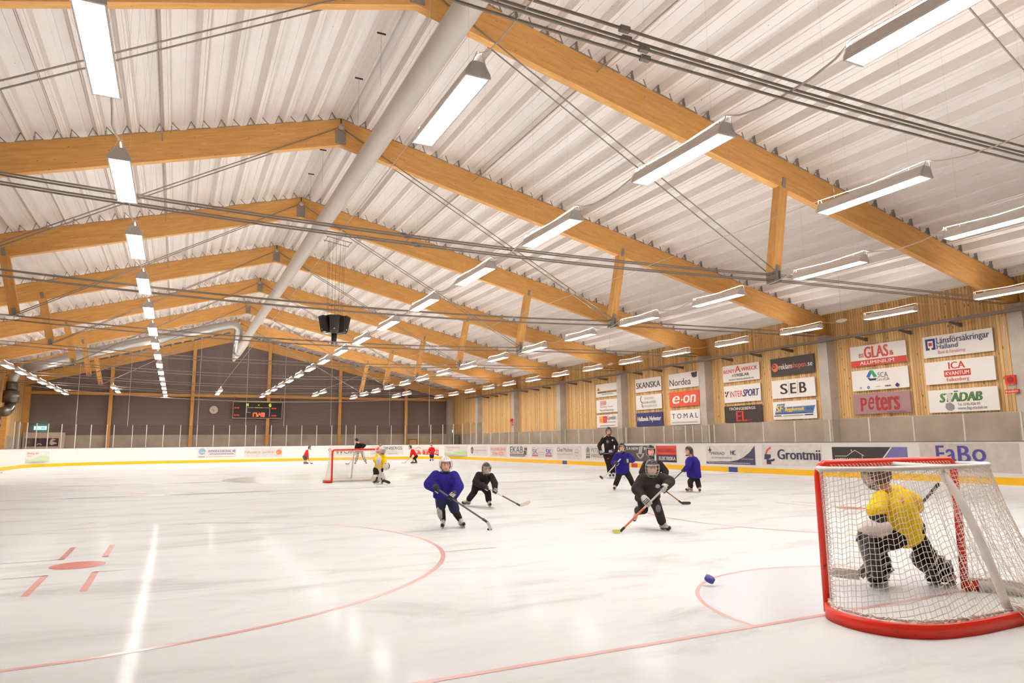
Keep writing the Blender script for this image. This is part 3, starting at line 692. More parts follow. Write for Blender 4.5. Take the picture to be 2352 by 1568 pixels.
wall_sign('sca', 'white banner with a blue and green knot emblem beside grey letters', Wb, [('P', [(.27, .66), (.34, .96), (.40, .96), (.33, .60)], (40, 110, 190)), ('P', [(.34, .96), (.40, .96), (.47, .64), (.41, .60)], (60, 160, 100)), ('P', [(.29, .62), (.33, .46), (.44, .46), (.46, .56), (.36, .56)], (50, 44, 110)), ('T', 'SCA', .48, .58, .66, .82, GR), ('T', 'Care of Life', .46, .42, .68, .56, GR, It), ('C', .16, .14, .06, (150, 160, 190), .4), ('C', .3, .14, .07, (80, 90, 150), .5), ('D', .43, .13, .52, .17, (190, 170, 150), 4), ('D', .6, .12, .7, .18, K, 4), ('P', [(.77, .15), (.81, .26), (.85, .15), (.81, .04)], NAVY)])
wall_sign('peters', 'faded mauve banner with tall dark red letters', (166, 128, 132), [('T', 'P', .13, .14, .25, .8, (168, 44, 52), B2), ('T', 'e', .27, .2, .38, .82, (168, 44, 52), It), ('T', 'ters', .39, .14, .82, .9, (168, 44, 52), B2), ('D', .6, .03, .92, .08, (120, 90, 100), 14)])
wall_sign('lans', 'white banner with a square blue emblem beside two lines of dark blue text', Wb, [('R', .04, .36, .19, .88, (40, 50, 120)), ('R', .075, .46, .155, .78, W_), ('R', .1, .36, .13, .46, W_), ('R', .09, .54, .14, .7, (196, 70, 50)), ('T', 'Länsförsäkringar', .21, .52, .96, .9, (44, 50, 100)), ('T', 'Halland', .21, .36, .52, .58, (44, 50, 100)), ('T', 'Bank & Försäkring', .22, .10, .62, .28, (196, 110, 100), It)])
wall_sign('ica', 'white banner with red lettering and a rounded red box in the middle', Wb, [('T', 'ICA', .36, .62, .60, .92, RED, B2), ('R', .29, .29, .67, .57, RED), ('T', 'KVANTUM', .31, .35, .65, .51, W_, B2), ('T', 'Falkenberg', .32, .04, .64, .24, RED)])
wall_sign('stadab', 'white banner with slanted green letters and a drawn mop', Wb, [('T', 'STÄDAB', .168, .44, .79, .92, (30, 40, 26), {'b': .05, 's': .2}), ('T', 'STÄDAB', .175, .455, .785, .91, (84, 140, 70), {'b': .02, 's': .2}), ('P', [(.30, .36), (.28, .82), (.35, .85), (.34, .36)], (216, 210, 204)), ('P', [(.25, .2), (.26, .38), (.33, .42), (.38, .3), (.38, .14), (.34, .05), (.28, .08)], (150, 146, 142)), ('T', 'Tel. 0346-826 00', .43, .26, .75, .38, GR), ('T', 'www.fbg-stadab.se', .43, .06, .84, .22, GR)])
wall_sign('nordea', 'white banner with black lettering and a dark sail emblem', Wb, [('T', 'Nordea', .03, .18, .75, .62, K), ('P', [(.80, .62), (.77, .92), (.86, .95), (.90, .72)], K), ('P', [(.83, .58), (.89, .95), (.97, .97), (.95, .62)], K)])
wall_sign('eon', 'orange red banner with thick white lettering', (230, 88, 52), [('T', 'e', .1, .2, .36, .72, W_, {'b': .045, 's': .2}), ('C', .43, .44, .07, W_), ('T', 'on', .48, .2, .9, .72, W_, {'b': .045, 's': .2})])
wall_sign('tomal', 'white banner with five spaced dark blue capitals', Wb, [('T', 'T O M A L', .06, .42, .94, .76, NAVY), ('D', .05, .1, .92, .2, (190, 184, 182), 26)])
wall_sign('skanska', 'white banner with seven bold black capitals', Wb, [('T', 'SKANSKA', .03, .28, .97, .72, K, B2)])
wall_sign('snick', 'white banner with a grey ox horn and hammer drawing', Wb, [('T', 'SNICKERI', .34, .68, .7, .84, (150, 146, 144)), ('C', .28, .72, .3, GR, .7, (120, 270)), ('P', [(.26, .40), (.26, .56), (.5, .52), (.74, .6), (.8, .5), (.78, .36), (.6, .4)], (190, 186, 184)), ('R', .45, .42, .47, .56, GR), ('C', .3, .32, .2, GR, .6, (150, 250)), ('T', 'BYGGSERVICE', .28, .14, .82, .3, (150, 146, 144))])
wall_sign('halland', 'dark blue banner with one line of white lettering', (52, 46, 112), [('T', 'Hallands Nyheter', .05, .28, .95, .72, W_, B2)])
wall_sign('rent', 'white banner with arched red lettering over two dark lines', Wb, [('T', 'RENT', .03, .54, .34, .74, RED, B2), ('T', 'A', .35, .54, .51, .92, RED, B2), ('T', 'WRECK', .52, .58, .96, .8, RED, B2), ('T', 'HYRBILAR', .27, .28, .73, .46, K), ('T', 'www.rent-a-wreck.se', .17, .08, .85, .2, K)])
wall_sign('inter', 'white banner with red and dark blue sports lettering', Wb, [('T', 'INTER', .17, .32, .53, .66, RED), ('T', 'SPORT', .53, .30, .97, .70, NAVY, {'b': .035, 's': .2}), ('C', .045, .6, .07, RED), ('P', [(.03, .48), (.06, .3), (.15, .68), (.10, .66), (.065, .44)], NAVY)])
wall_sign('el', 'black banner with two huge red letters under white lettering', (58, 50, 48), [('T', 'TRÖINGEBERGS', .13, .74, .84, .94, W_), ('T', 'EL', .32, .06, .62, .68, (214, 50, 44), B2), ('T', '& VVS', .57, .05, .75, .16, (214, 50, 44))])
wall_sign('warn', 'white banner with a yellow triangle and a dark yellow text bar', Wb, [('P', [(.03, .5), (.12, .8), (.22, .5)], (234, 178, 40)), ('C', .122, .58, .08, K, .3), ('R', .08, .28, .98, .44, (190, 150, 60)), ('D', .1, .31, .5, .41, K, 11), ('T', 'VVS-MONTAGE AB', .54, .31, .96, .41, K), ('D', .3, .16, .82, .22, GR, 16)])
wall_sign('term', 'white banner with thin red stripes over two grey text lines', Wb, [('R', .18+.035*i, .56, .195+.035*i, .9, (222, 120, 100)) for i in range(9)]+[('T', 'Falkenbergs Terminal', .18, .36, .8, .5, GR), ('T', 'Port of Falkenberg', .18, .06, .82, .26, GR)])
wall_sign('gyre', 'white banner with yellow and red square blocks on its left', Wb, [('R', .12, .36, .30, .9, (238, 176, 84)), ('R', .30, .36, .48, .9, (206, 70, 52)), ('R', .18, .46, .25, .5, RED), ('R', .18, .6, .25, .64, RED), ('R', .36, .5, .43, .54, (238, 176, 84)), ('R', .36, .66, .43, .7, (238, 176, 84)), ('T', 'Gyrefelt', .49, .5, .9, .92, GR), ('D', .52, .38, .9, .46, (180, 174, 172), 8), ('D', .16, .12, .84, .18, GR, 14)])

Bg = (236, 231, 227)
board_sign('peter', 'advert on the right boards with two grey text lines behind the coach', Bg, [('T', 'PETER', .3, .54, .76, .84, GR), ('T', 'HANSSON', .3, .14, .98, .46, GR), ('P', [(.06, .5), (.06, .8), (.14, .95), (.22, .8), (.22, .5)], (150, 146, 144)), ('D', .05, .3, .24, .44, GR, 3), ('D', .05, .1, .24, .24, K, 3)])
board_sign('newking', 'dark grey advert on the boards with a white bat and shield emblem', (74, 66, 64), [('T', "'S A NEW", .08, .72, .5, .92, W_, B2), ('T', 'ING IN', .68, .72, .96, .92, W_, B2), ('P', [(.5, .5), (.53, .94), (.66, .98), (.6, .5)], (190, 184, 180)), ('P', [(.42, .52), (.7, .52), (.66, .3), (.56, .14), (.46, .3)], (170, 164, 160)), ('P', [(.48, .46), (.64, .46), (.56, .22)], (74, 66, 64)), ('T', 'www', .74, .38, .92, .5, (180, 175, 172))])
board_sign('elektr', 'advert on the boards, red upper half and navy lower half', (48, 44, 66), [('R', 0, .45, 1, 1, (216, 62, 50)), ('T', 'FALKENBERGS', .06, .6, .94, .82, (96, 36, 50)), ('T', 'ELEKTRISKA', .14, .12, .97, .34, W_, B2)])
board_sign('prenad', 'pale advert on the boards with a navy wave along its lower right', Bg, [('P', [(0, .0), (0, .12), (.5, .15), (.5, 0)], (66, 62, 96)), ('P', [(.5, 0), (.5, .15), (.66, .24), (.78, .4), (.9, .66), (1, 1), (1, 0)], (66, 62, 96)), ('P', [(.09, .97), (.105, .8), (.14, .76), (.105, .72), (.09, .55), (.075, .72), (.04, .76), (.075, .8)], K), ('T', 'PRENAD', .12, .5, .40, .66, (100, 96, 100)), ('T', 'HC', .52, .5, .63, .74, NAVY, B2), ('D', .12, .3, .55, .38, (180, 176, 174), 12), ('D', .03, .05, .9, .1, (200, 196, 200), 30), ('T', 'www.prenad.se', .74, .26, .97, .34, W_)])
board_sign('grontmij', 'scuffed white advert on the boards with large dark lettering and red arc', Bg, [('C', .19, .45, .48, (214, 88, 66), .78, (100, 170)), ('P', [(.04, .3), (.05, .56), (.16, .54), (.16, .4), (.12, .3)], (52, 52, 84)), ('P', [(.08, .06), (.08, .3), (.16, .28), (.16, .06)], (52, 52, 84)), ('C', .18, .45, .25, (52, 52, 84), .6, (240, 320)), ('T', 'Grontmij', .28, .16, .99, .80, (56, 56, 80), {'b': .025})])
board_sign('harry', 'black and purple advert on the boards directly above the goal', (56, 48, 46), [('P', [(.60, 0), (.82, 1), (1, 1), (1, 0)], (118, 112, 172)), ('P', [(.585, 0), (.805, 1), (.825, 1), (.605, 0)], W_), ('R', .04, .54, .2, .565, W_), ('P', [(.2, .54), (.33, .86), (.33, .83), (.21, .54)], W_), ('P', [(.33, .86), (.46, .58), (.45, .57), (.33, .83)], W_), ('R', .28, .78, .29, .88, W_), ('R', .425, .4, .432, .62, W_), ('T', 'HARRY LARSSON', .05, .32, .42, .46, W_, B2), ('T', 'Firma för detaljer.', .72, .42, .94, .54, (210, 206, 224))])
board_sign('fabo', 'dirty white advert on the boards with four big violet letters', (216, 207, 200), [('T', 'F', .18, .32, .27, .93, (78, 70, 152), B2), ('T', 'a', .285, .36, .39, .80, (78, 70, 152), B2), ('T', 'B', .41, .32, .54, .92, (78, 70, 152), B2), ('T', 'o', .555, .36, .69, .80, (78, 70, 152), B2), ('P', [(.58, .16), (.58, .18), (.69, .2), (.69, .18)], K)])
hill = [('P', [(0, 0), (0, .28), (.25, .24), (.5, .42), (.72, .56), (.9, .54), (1, .44), (1, 0)], (196, 214, 176)), ('T', 'Falkenbergs stad', .08, .68, .58, .9, (214, 120, 120)), ('D', .08, .52, .3, .58, (222, 160, 160), 7), ('D', .76, .2, .96, .26, (150, 180, 140), 5)]
board_sign('stad2', 'white advert with a pale green hill on the far right corner boards', (236, 234, 230), hill)
board_sign('stad', 'white advert with a pale green hill on the far left corner boards', (236, 234, 230), hill)
board_sign('hotell', 'advert with a small dark round emblem on the boards of the far right corner', (236, 232, 229), [('C', .1, .55, .36, (92, 66, 84)), ('C', .09, .5, .2, (220, 150, 110)), ('D', .26, .46, .96, .62, (200, 194, 196), 12), ('D', .24, .3, .8, .35, (214, 208, 208), 12)])
board_sign('bagaren', 'advert on the right boards with two lines of orange red lettering', Bg, [('T', 'FALKENBÅGAREN', .05, .56, .95, .94, (226, 84, 66)), ('T', '0346-10270', .18, .12, .82, .46, (226, 84, 66))])
board_sign('ekab', 'advert on the right boards with four tall dark capitals over a dark bar', Bg, [('T', 'EKAB', .03, .38, .76, .94, (70, 62, 60), {'b': .01}), ('R', .03, .06, .86, .28, (84, 74, 72)), ('D', .06, .13, .82, .2, W_, 14), ('R', .80, .2, .95, .56, (96, 84, 84)), ('R', .84, .6, .98, .84, (84, 72, 72))])
board_sign('sk', 'advert on the right boards with twin blue letter pairs on red bars', Bg, [('T', 'SK', .05, .32, .3, .78, (70, 70, 150)), ('R', .03, .1, .32, .26, (206, 96, 110)), ('P', [(.04, .8), (.14, .98), (.24, .8), (.14, .93)], (222, 150, 130)), ('T', 'SK', .68, .32, .93, .78, (70, 70, 150)), ('R', .66, .1, .95, .26, (206, 96, 110)), ('P', [(.68, .8), (.78, .98), (.88, .8), (.78, .93)], (222, 150, 130)), ('D', .37, .46, .6, .51, (160, 156, 170), 7), ('D', .37, .26, .6, .31, (160, 156, 170), 7)])
board_sign('clean', 'advert on the right boards with dark lettering and an oval ring', Bg, [('T', 'Clean Machine', .03, .56, .65, .88, (90, 86, 92)), ('D', .03, .3, .65, .42, (222, 190, 188), 16), ('C', .83, .5, .26, (150, 156, 184), .9), ('D', .77, .46, .9, .54, (150, 156, 184), 5)])
board_sign('wor', 'advert on the far boards with big dark letters behind the far goal', Bg, [('T', 'WOR', .25, .2, .97, .72, (96, 90, 88), B2), ('C', .06, .62, .16, (222, 110, 84), .4)])
board_sign('vinb', 'advert on the far boards with a dark text line behind the yellow goalie', Bg, [('T', 'VINBERGS', .38, .58, .95, .92, (84, 78, 76)), ('T', 'MEKANISKA', .38, .3, .8, .52, (206, 200, 200)), ('D', .5, .12, .82, .17, GR, 10), ('P', [(.02, .1), (.3, .6), (.36, .5), (.2, .1)], (206, 204, 214))])
board_sign('tim', 'advert with white letters on a red bar on the far boards', (236, 232, 228), [('R', .36, .05, .99, .66, (222, 62, 44)), ('T', 'TI', .4, .14, .62, .58, W_, B2), ('T', 'RI', .82, .14, .96, .58, W_, B2), ('C', .2, .62, .42, (232, 140, 110), .82, (20, 160)), ('P', [(.1, .1), (.2, .4), (.1, .6), (.24, .6), (.32, .1)], (226, 92, 60))])
board_sign('euro', 'advert with a blue green globe and violet lettering on the far boards', Bg, [('C', .13, .62, .32, (150, 170, 214)), ('C', .15, .7, .2, (130, 190, 170)), ('D', .08, .5, .22, .56, W_, 3), ('T', 'SVENSKA EUROVAC AB', .28, .52, .97, .78, (96, 84, 150)), ('D', .32, .3, .92, .42, (150, 140, 170), 18), ('D', .05, .06, .2, .12, K, 5), ('D', .22, .06, .96, .1, (190, 180, 184), 22)])
board_sign('spar', 'advert with faint grey lettering and an orange disc on the far boards', (226, 220, 216), [('T', 'Falkenbergs Sparbank', .02, .32, .78, .68, (176, 168, 166)), ('C', .91, .5, .27, (228, 130, 84)), ('C', .89, .46, .1, (240, 170, 120), .4)])

# scoreboard
t = thing('scoreboard', 'black scoreboard with red digits hanging on the dark far wall', 'scoreboard', (4.61, YFAR-.45, 3.93))
wd, ht = 4.26, 1.43
MB().box(0, wd, 0, .25, 0, ht).build('casing', simple('scoreboard_black', (34, 30, 30), rough=.4), t)
b = MB()
for x0, x1, z0, z1 in ((-.05, wd+.05, -.05, 0), (-.05, wd+.05, ht, ht+.05), (-.05, 0, 0, ht), (wd, wd+.05, 0, ht)): b.box(x0, x1, -.02, .25, z0, z1)
b.build('frame', simple('scoreboard_frame', (190, 160, 110), rough=.4, metal=.3), t)
RL = (255, 60, 40); YL = (230, 255, 60)
seg = {'1': 'bc', '7': 'abc', '4': 'fgbc', '8': 'abcdefg'}
def digit(ch, u, v, w_, h_):
    th = .012; vt = .05; out = []; sk = w_*.18
    S_ = {'a': (0, h_-vt, w_, h_), 'g': (0, h_/2-vt/2, w_, h_/2+vt/2), 'd': (0, 0, w_, vt), 'f': (0, h_/2, th, h_), 'b': (w_-th, h_/2, w_, h_), 'e': (0, 0, th, h_/2), 'c': (w_-th, 0, w_, h_/2)}
    for c in seg[ch]:
        a0, b0, a1, b1 = S_[c]; out.append(('R', u+a0, v+b0, u+a1, v+b1, RL, 6.0))
    return out
el = [('T', 'H', .26, .75, .30, .93, YL, {'es': 2.5}), ('T', 'G', .725, .73, .77, .93, YL, {'es': 2.5}), ('R', .5, .82, .525, .845, YL, 2.5), ('R', .43, .645, .6, .685, (226, 226, 70)), ('R', .265, .645, .42, .685, (176, 150, 150)), ('R', .61, .645, .75, .685, (176, 150, 150)), ('R', .265, .36, .28, .645, (176, 150, 150)), ('R', .265, .33, .35, .37, (176, 150, 150)), ('R', .735, .08, .75, .645, (176, 150, 150)), ('R', .495, .1, .51, .16, YL, 2.5), ('R', .495, .2, .51, .24, RL, 6.0)]
el += digit('1', .385, .08, .03, .26)+digit('7', .43, .08, .05, .26)+digit('4', .525, .08, .05, .26)+digit('8', .59, .08, .05, .26)
for u, v in ((.02, .6), (.78, .58), (.02, .13), (.78, .11)): el.append(('T', 'PLAYER', u, v, u+.1, v+.08, (230, 64, 44), {'es': 1.2, 's': .2}))
sign(t, lambda u, v, d: (u*wd, -d, v*ht), wd, ht, el, d0=.006)
for x in (.1, wd-.1): MB().box(x-.03, x+.03, .1, .16, ht, 5.9-3.93).box(x-.03, x+.03, .1, .45, 5.86-3.93, 5.92-3.93).build('hanger', STEEL, t)
# clock
t = thing('wall_clock', 'round white clock on the dark far wall left of the scoreboard', 'clock', (2.98, YFAR-.06, 4.65))
b = MB(); b.tube([(0, .05, 0), (0, -.03, 0)], .36, 28); b.build('clock_face', simple('clock_white', (228, 218, 205), rough=.4), t)
b = MB(); b.tube([(0, .06, 0), (0, -.05, 0)], .38, 28, cap=False); b.build('rim', STEEL, t)
def hand(name, a, L, w_):
    a = math.radians(a); c, s_ = math.sin(a), math.cos(a); b = MB()
    b.add([(-s_*w_, -.045, c*w_), (s_*w_, -.045, -c*w_), (s_*w_*.5+c*L, -.045, -c*w_*.5+s_*L), (-s_*w_*.5+c*L, -.045, c*w_*.5+s_*L)], [(0, 1, 2, 3)]); b.build(name, smat(K), t)
hand('hour_hand', 176, .19, .02); hand('minute_hand', 283, .26, .016)
b = MB()
for i in range(12):
    a = 2*PI*i/12; b.box(.31*math.cos(a)-.012, .31*math.cos(a)+.012, -.036, -.031, .31*math.sin(a)-.012, .31*math.sin(a)+.012)
b.build('hour_marks', smat(K), t)
# exit sign
t = thing('exit_sign', 'small glowing green exit sign on the far wall behind the left corner glass', 'exit sign', (-10.1, YFAR-.2, 3.0))
MB().box(-.42, .42, 0, .2, -.14, .14).build('sign_box', simple('exit_glow', (150, 240, 235), rough=.4, emit=(.2, .9, .85), es=4.0), t)
sign(t, lambda u, v, d: (-.42+.84*u, -d, -.14+.28*v), .84, .28, [('P', [(.55, .5), (.75, .9), (.75, .65), (.95, .65), (.95, .35), (.75, .35), (.75, .1)], (240, 255, 255)), ('C', .25, .72, .16, (240, 255, 255)), ('P', [(.12, .1), (.2, .55), (.32, .55), (.42, .1), (.34, .1), (.27, .38), (.2, .1)], (240, 255, 255))], d0=.006)
# kiosk banner at far left
t = thing('kiosk_banner', 'white framed stand with dark pictures behind the far left corner glass', 'stand', (-11.1, YFAR-.9, 0))
MB().box(0, 2.85, 0, .3, -.06, 2.62).build('frame', simple('kiosk_white', (206, 186, 170), rough=.5), t)
sign(t, lambda u, v, d: (2.85*u, -d, 1.3+1.3*v), 2.85, 1.3, [('R', .05, .15, .86, .66, (58, 36, 34)), ('R', .07, .18, .22, .62, (96, 80, 76)), ('R', .34, .18, .5, .62, (60, 40, 76)), ('P', [(.64, .3), (.66, .56), (.72, .64), (.8, .56), (.7, .48), (.84, .34), (.7, .22)], (206, 190, 184)), ('C', .4, .22, .14, (190, 170, 164), .5, (0, 180)), ('D', .1, .3, .2, .5, (130, 110, 106), 3)])
# left wall ventilator
t = thing('wall_fan', 'dark round fan outlet on the left timber wall', 'fan', (XWL+.02, 59.1, 3.2))
b = MB(); b.tube([(0, 0, 0), (.12, 0, 0)], .48, 24); b.build('fan_ring', simple('dark_steel', (50, 45, 42), rough=.6), t)
b = MB(); b.tube([(.12, 0, 0), (.16, 0, 0)], .18, 16); b.build('fan_hub', STEEL, t)
# fire alarms
for i, (x, y, z, lb) in enumerate(((25.55, 13.45, 3.4, 'red fire alarm box on the concrete column nearest the camera'), (25.55, 52.4, 3.3, 'small red fire alarm box on a far concrete column of the right wall'))):
    t = thing('fire_alarm', lb, 'fire alarm', (x, y, z), 'fire alarms')
    MB().box(-.08, .02, -.15, .17, -.15, .15).build('alarm_box', simple('alarm_red', (205, 52, 34), rough=.4), t)
    b = MB(); b.tube([(-.08, 0, 0), (-.1, 0, 0)], .1, 18); b.build('bell', simple('alarm_dark_red', (150, 30, 24), rough=.4), t)
    b = MB(); b.box(-.02, .02, -.12, .12, -.3, -.18); o = b.build('bracket_plate', simple('alarm_grey', (170, 160, 150), rough=.5), t)
    b = MB(); b.box(-.03, .02, -.2, .24, -.46, -.33); o = b.build('name_plate', simple('alarm_red', (205, 52, 34)), t)
    sign(t, lambda u, v, d: (-.03-d, .24-.44*u, -.46+.13*v), .44, .13, [('T', 'Brandlarm', .06, .25, .94, .8, W_)])
    b = MB(); b.tube([(-.02, .05, .15), (-.02, .05, 2.2)], .012, 6); b.build('conduit', ALU, t)
# phone box, cabinet, crates, plank
t = thing('phone_box', 'small glowing blue box on a grey cabinet behind the far right corner', 'box', (25.5, 65.7, 0))
MB().box(-.1, .3, -.5, .5, -.06, 2.3).build('cabinet', simple('cabinet_grey', (120, 112, 104), rough=.5), t)
MB().box(-.18, -.1, -.22, .22, 2.35, 2.85).build('blue_case', simple('phone_blue', (60, 110, 190), rough=.4), t)
MB().box(-.19, -.18, -.15, .15, 2.5, 2.78).build('lit_panel', simple('phone_glow', (170, 225, 245), rough=.4, emit=(.5, .85, 1), es=1.5), t)
MB().box(-.12, .3, -.3, .3, 2.3, 2.36).build('shelf', STEEL, t)
PLY = wood_mat('plywood_tan', (.48, .30, .14), (.60, .40, .2), (.3, .16, .06))
t = thing('wooden_crate', 'brown wooden crate standing behind the far boards at the right', 'crate', (21.0, 66.8, -.06))
MB().box(0, .9, 0, .6, 0, 1.95).build('crate_body', PLY, t)
b = MB()
for z in (.1, 1.0, 1.85): b.box(-.02, .92, -.03, 0, z, z+.1)
for x in (-.02, .82): b.box(x, x+.1, -.035, -.005, 0, 1.97)
b.build('battens', simple('batten_brown', (150, 100, 50), rough=.7), t)
tag(MB().box(22.1, 23.45, 67.6, 67.66, -.06, 1.58).build('plywood_sheet', PLY), 'low tan plywood sheet leaning on the far concrete plinth', 'sheet', 'plywood sheets')
tag(MB().box(23.6, 24.5, 67.75, 67.8, -.06, 1.86).build('plywood_sheet', PLY), 'taller tan plywood sheet right of the low one at the far plinth', 'sheet', 'plywood sheets')
b = MB(); b.prism([(0, 0), (.12, 0), (.12, 2.55), (0, 2.55)], 'y', -.02, .02); o = b.build('leaning_plank', PLY); o.location = (25.3, 48.0, -.06); o.rotation_euler = (.0, .12, PI/2)
tag(o, 'pale plank leaning against the right wall plinth', 'plank')
# pucks
b = MB(); b.tube([(0, 0, 0), (0, 0, .025)], .038, 20)
o = b.build('puck', simple('puck_black', (30, 26, 26), rough=.6), None, True, (4.80, 10.745, .001)); tag(o, 'black puck on the ice at the blue player\'s stick', 'puck')
b = MB(); b.tube([(0, 0, 0), (0, 0, .04)], .05, 20)
o = b.build('puck', simple('puck_blue', (70, 66, 150), rough=.6), None, True, (4.90, 5.57, .05)); o.rotation_euler = (.5, .2, 0); tag(o, 'blue puck in flight just off the crease by the near goal', 'puck')
b = MB(); b.tube([(0, 0, 0), (0, 0, .025)], .05, 16); o = b.build('puck', simple('puck_black', (30, 26, 26)), None, True, (-8.9, 48.8, .001)); tag(o, 'tiny black puck lying by the far left boards', 'puck')
# ------------------------------------------------------------------ goals
def red_goal_mat():
    k = NT('goal_red_enamel', rough=.3, spec=.5)
    tc = k.n('TexCoord'); n = k.n('TexNoise', Scale=14.0, Detail=5.0, Roughness=.6); k.l(tc.outputs['Object'], n.inputs['Vector'])
    k.l(k.ramp(n.outputs['Fac'], [(.30, lin((90, 40, 34))), (.37, lin((222, 40, 18)))]), k.b.inputs['Base Color']); return k.m
GRED = red_goal_mat(); NETM = simple('net_cord_white', (236, 228, 220), rough=.7); PADM = simple('goal_pad_white', (242, 236, 230), rough=.6, noise=.06, nscale=14)
def smooth_path(P, n=6):
    P = [Vector(p) for p in P]; out = []
    for i in range(len(P)-1):
        a = P[max(i-1, 0)]; b = P[i]; c = P[i+1]; d = P[min(i+2, len(P)-1)]
        for j in range(n):
            t = j/n; out.append(.5*((2*b)+(c-a)*t+(2*a-5*b+4*c-d)*t*t+(3*b-a-3*c+d)*t**3))
    out.append(P[-1]); return out
def resample(P, n):
    L = [0]
    for a, b in zip(P[:-1], P[1:]): L.append(L[-1]+(b-a).length)
    out = []; j = 0
    for i in range(n+1):
        s = L[-1]*i/n
        while j < len(P)-2 and L[j+1] < s: j += 1
        u = (s-L[j])/max(1e-9, L[j+1]-L[j]); out.append(P[j].lerp(P[j+1], min(1, max(0, u))))
    return out
def make_goal(label, loc, rotz):
    t = thing('hockey_goal', label, 'goal', loc, None, rotz)
    HX, HZ = .94, 1.235
    b = MB(); c = .10; pts = [(-HX, 0, .02), (-HX, 0, HZ-c)]
    for i in range(1, 7): a = PI/2*i/6; pts.append((-HX+c-c*math.cos(a), 0, HZ-c+c*math.sin(a)))
    pts += [(-x, y, z) for x, y, z in pts[::-1]]
    b.tube(pts, .036, 14); b.build('goal_frame', GRED, t, True)
    half = [(-.945, .0), (-1.08, -.12), (-1.15, -.30), (-1.16, -.5), (-1.10, -.68), (-.98, -.81), (-.80, -.895), (-.45, -.94), (0, -.94)]
    plan = smooth_path([(x, y, 0) for x, y in half]+[(-x, y, 0) for x, y in half[-2::-1]], 5)
    b = MB(); rings = []
    for i, q in enumerate(plan):
        tg = (plan[min(i+1, len(plan)-1)]-plan[max(i-1, 0)]).normalized(); n = Vector((tg.y, -tg.x, 0))
        o = q+n*.018; n_ = q-n*.018
        rings.append([(o.x, o.y, .003), (o.x, o.y, .098), (o.x*.5+n_.x*.5, o.y*.5+n_.y*.5, .104), (n_.x, n_.y, .098), (n_.x, n_.y, .003)])
    b.loft(rings); b.build('base_frame', GRED, t, True)
    b = MB(); rings = []
    for i, q in enumerate(plan[3:-3], 3):
        tg = (plan[i+1]-plan[i-1]).normalized(); n = Vector((tg.y, -tg.x, 0)); o = q-n*.022; n_ = q-n*.05
        rings.append([(o.x, o.y, .003), (o.x, o.y, .108), (n_.x, n_.y, .100), (n_.x, n_.y, .003)])
    b.loft(rings); b.build('base_pad', PADM, t, True)
    # white padded rear bar of the top shelf, shelf centre bar and centre post
    hb_ = [(-.94, 0, 1.2), (-1.02, -.15, 1.2), (-.93, -.33, 1.2), (-.68, -.45, 1.2), (-.3, -.5, 1.2), (0, -.5, 1.2)]
    top = smooth_path(hb_+[(-x, y, z) for x, y, z in hb_[-2::-1]], 5)
    b = MB(); b.tube(top, .02, 8); b.build('shelf_bar', PADM, t, True)
    b = MB(); b.tube([(0, 0, 1.215), (0, -.5, 1.2)], .022, 8); b.build('shelf_bar', PADM, t, True)
    b = MB(); b.tube(smooth_path([(0, -.46, 1.17), (0, -.60, .95), (0, -.76, .55), (0, -.89, .12)], 4), .034, 10); b.build('centre_post_pad', PADM, t, True)
    # netting: curtain between shelf bar and base, plus shelf roof
    NT_, NV = 84, 27
    tp = resample(top, NT_); inner = []
    pl = resample(plan, NT_)
    for q in pl:
        d = Vector((q.x, q.y+.2, 0)); inner.append(q-d.normalized()*.035+Vector((0, 0, .095)))
    def npt(u, v):
        u = min(max(u, 0), NT_-1e-6); i = int(u); f = u-i
        a = tp[i].lerp(tp[i+1], f); c_ = inner[i].lerp(inner[i+1], f); q = a.lerp(c_, v)
        edge = math.sin(PI*u/NT_)
        sag = math.sin(PI*v)*(.05+.02*math.sin(u*.9)+.012*math.sin(u*2.3+v*9))*edge
        d = Vector((q.x*.6, q.y+.15, 0)); d = d.normalized() if d.length > 1e-3 else d
        return q-d*sag+Vector((0, 0, -.01*math.sin(u*1.7)*math.sin(PI*v)))
    b = MB()
    for i in range(NT_+1): b.tube([npt(i+.12*math.sin(v_*6.3+i), v_/14) for v_ in range(15)], .0026, 3, False)
    sh = 9.0
    for j in range(-12, NV+13):
        seg = []
        for i in range(NT_+1):
            uu = abs(i/NT_-.5)*2
            v = (j-sh*(1-uu))/NV
            if 0 <= v <= 1: seg.append(npt(i, v))
            else:
                if len(seg) > 1: b.tube(seg, .0026, 3, False)
                seg = []
        if len(seg) > 1: b.tube(seg, .0026, 3, False)
    b.build('curtain_net', NETM, t)
    b = MB()
    for i in range(0, NT_+1):
        q = tp[i]; b.tube([(q.x*.96, 0, 1.2), (q.x*.98, q.y*.5, 1.175+.01*math.sin(i)), tuple(q)], .0026, 3, False)
    for j in range(1, 11): 
        f = j/11; b.tube([(q.x*(.96+.04*f), q.y*f, 1.2-.025*math.sin(PI*f)) for q in tp], .0026, 3, False)
    b.build('shelf_net', NETM, t)
    b = MB()
    lp = [q.lerp(q+Vector((0, 0, .015)), .5) for q in resample([Vector((p_.x, p_.y, p_.z+.012)) for p_ in inner], 200)]
    b.tube([q+Vector((.012*math.sin(i*1.9), .012*math.cos(i*1.9), .012*math.sin(i*2.7))) for i, q in enumerate(lp)], .010, 5); b.tube([q+Vector((-.012*math.sin(i*1.3), .012*math.cos(i*2.2), .006)) for i, q in enumerate(lp)], .007, 5)
    # bunched net hanging over the base at the back
    for q in range(9):
        a = q*.045; b.tube(smooth_path([(.02+a*.3, -.90, .14), (.0+a*.6, -.95, .13+.01*math.sin(q)), (.05+a*.5, -.985, .06+.012*math.sin(q*2)), (.12+a*.5, -.975, .035+.01*math.cos(q*3)), (.2+a*.3, -.97, .07), (.24+a*.2, -.91, .12)], 3), .005, 4)
    b.build('net_foot', NETM, t)
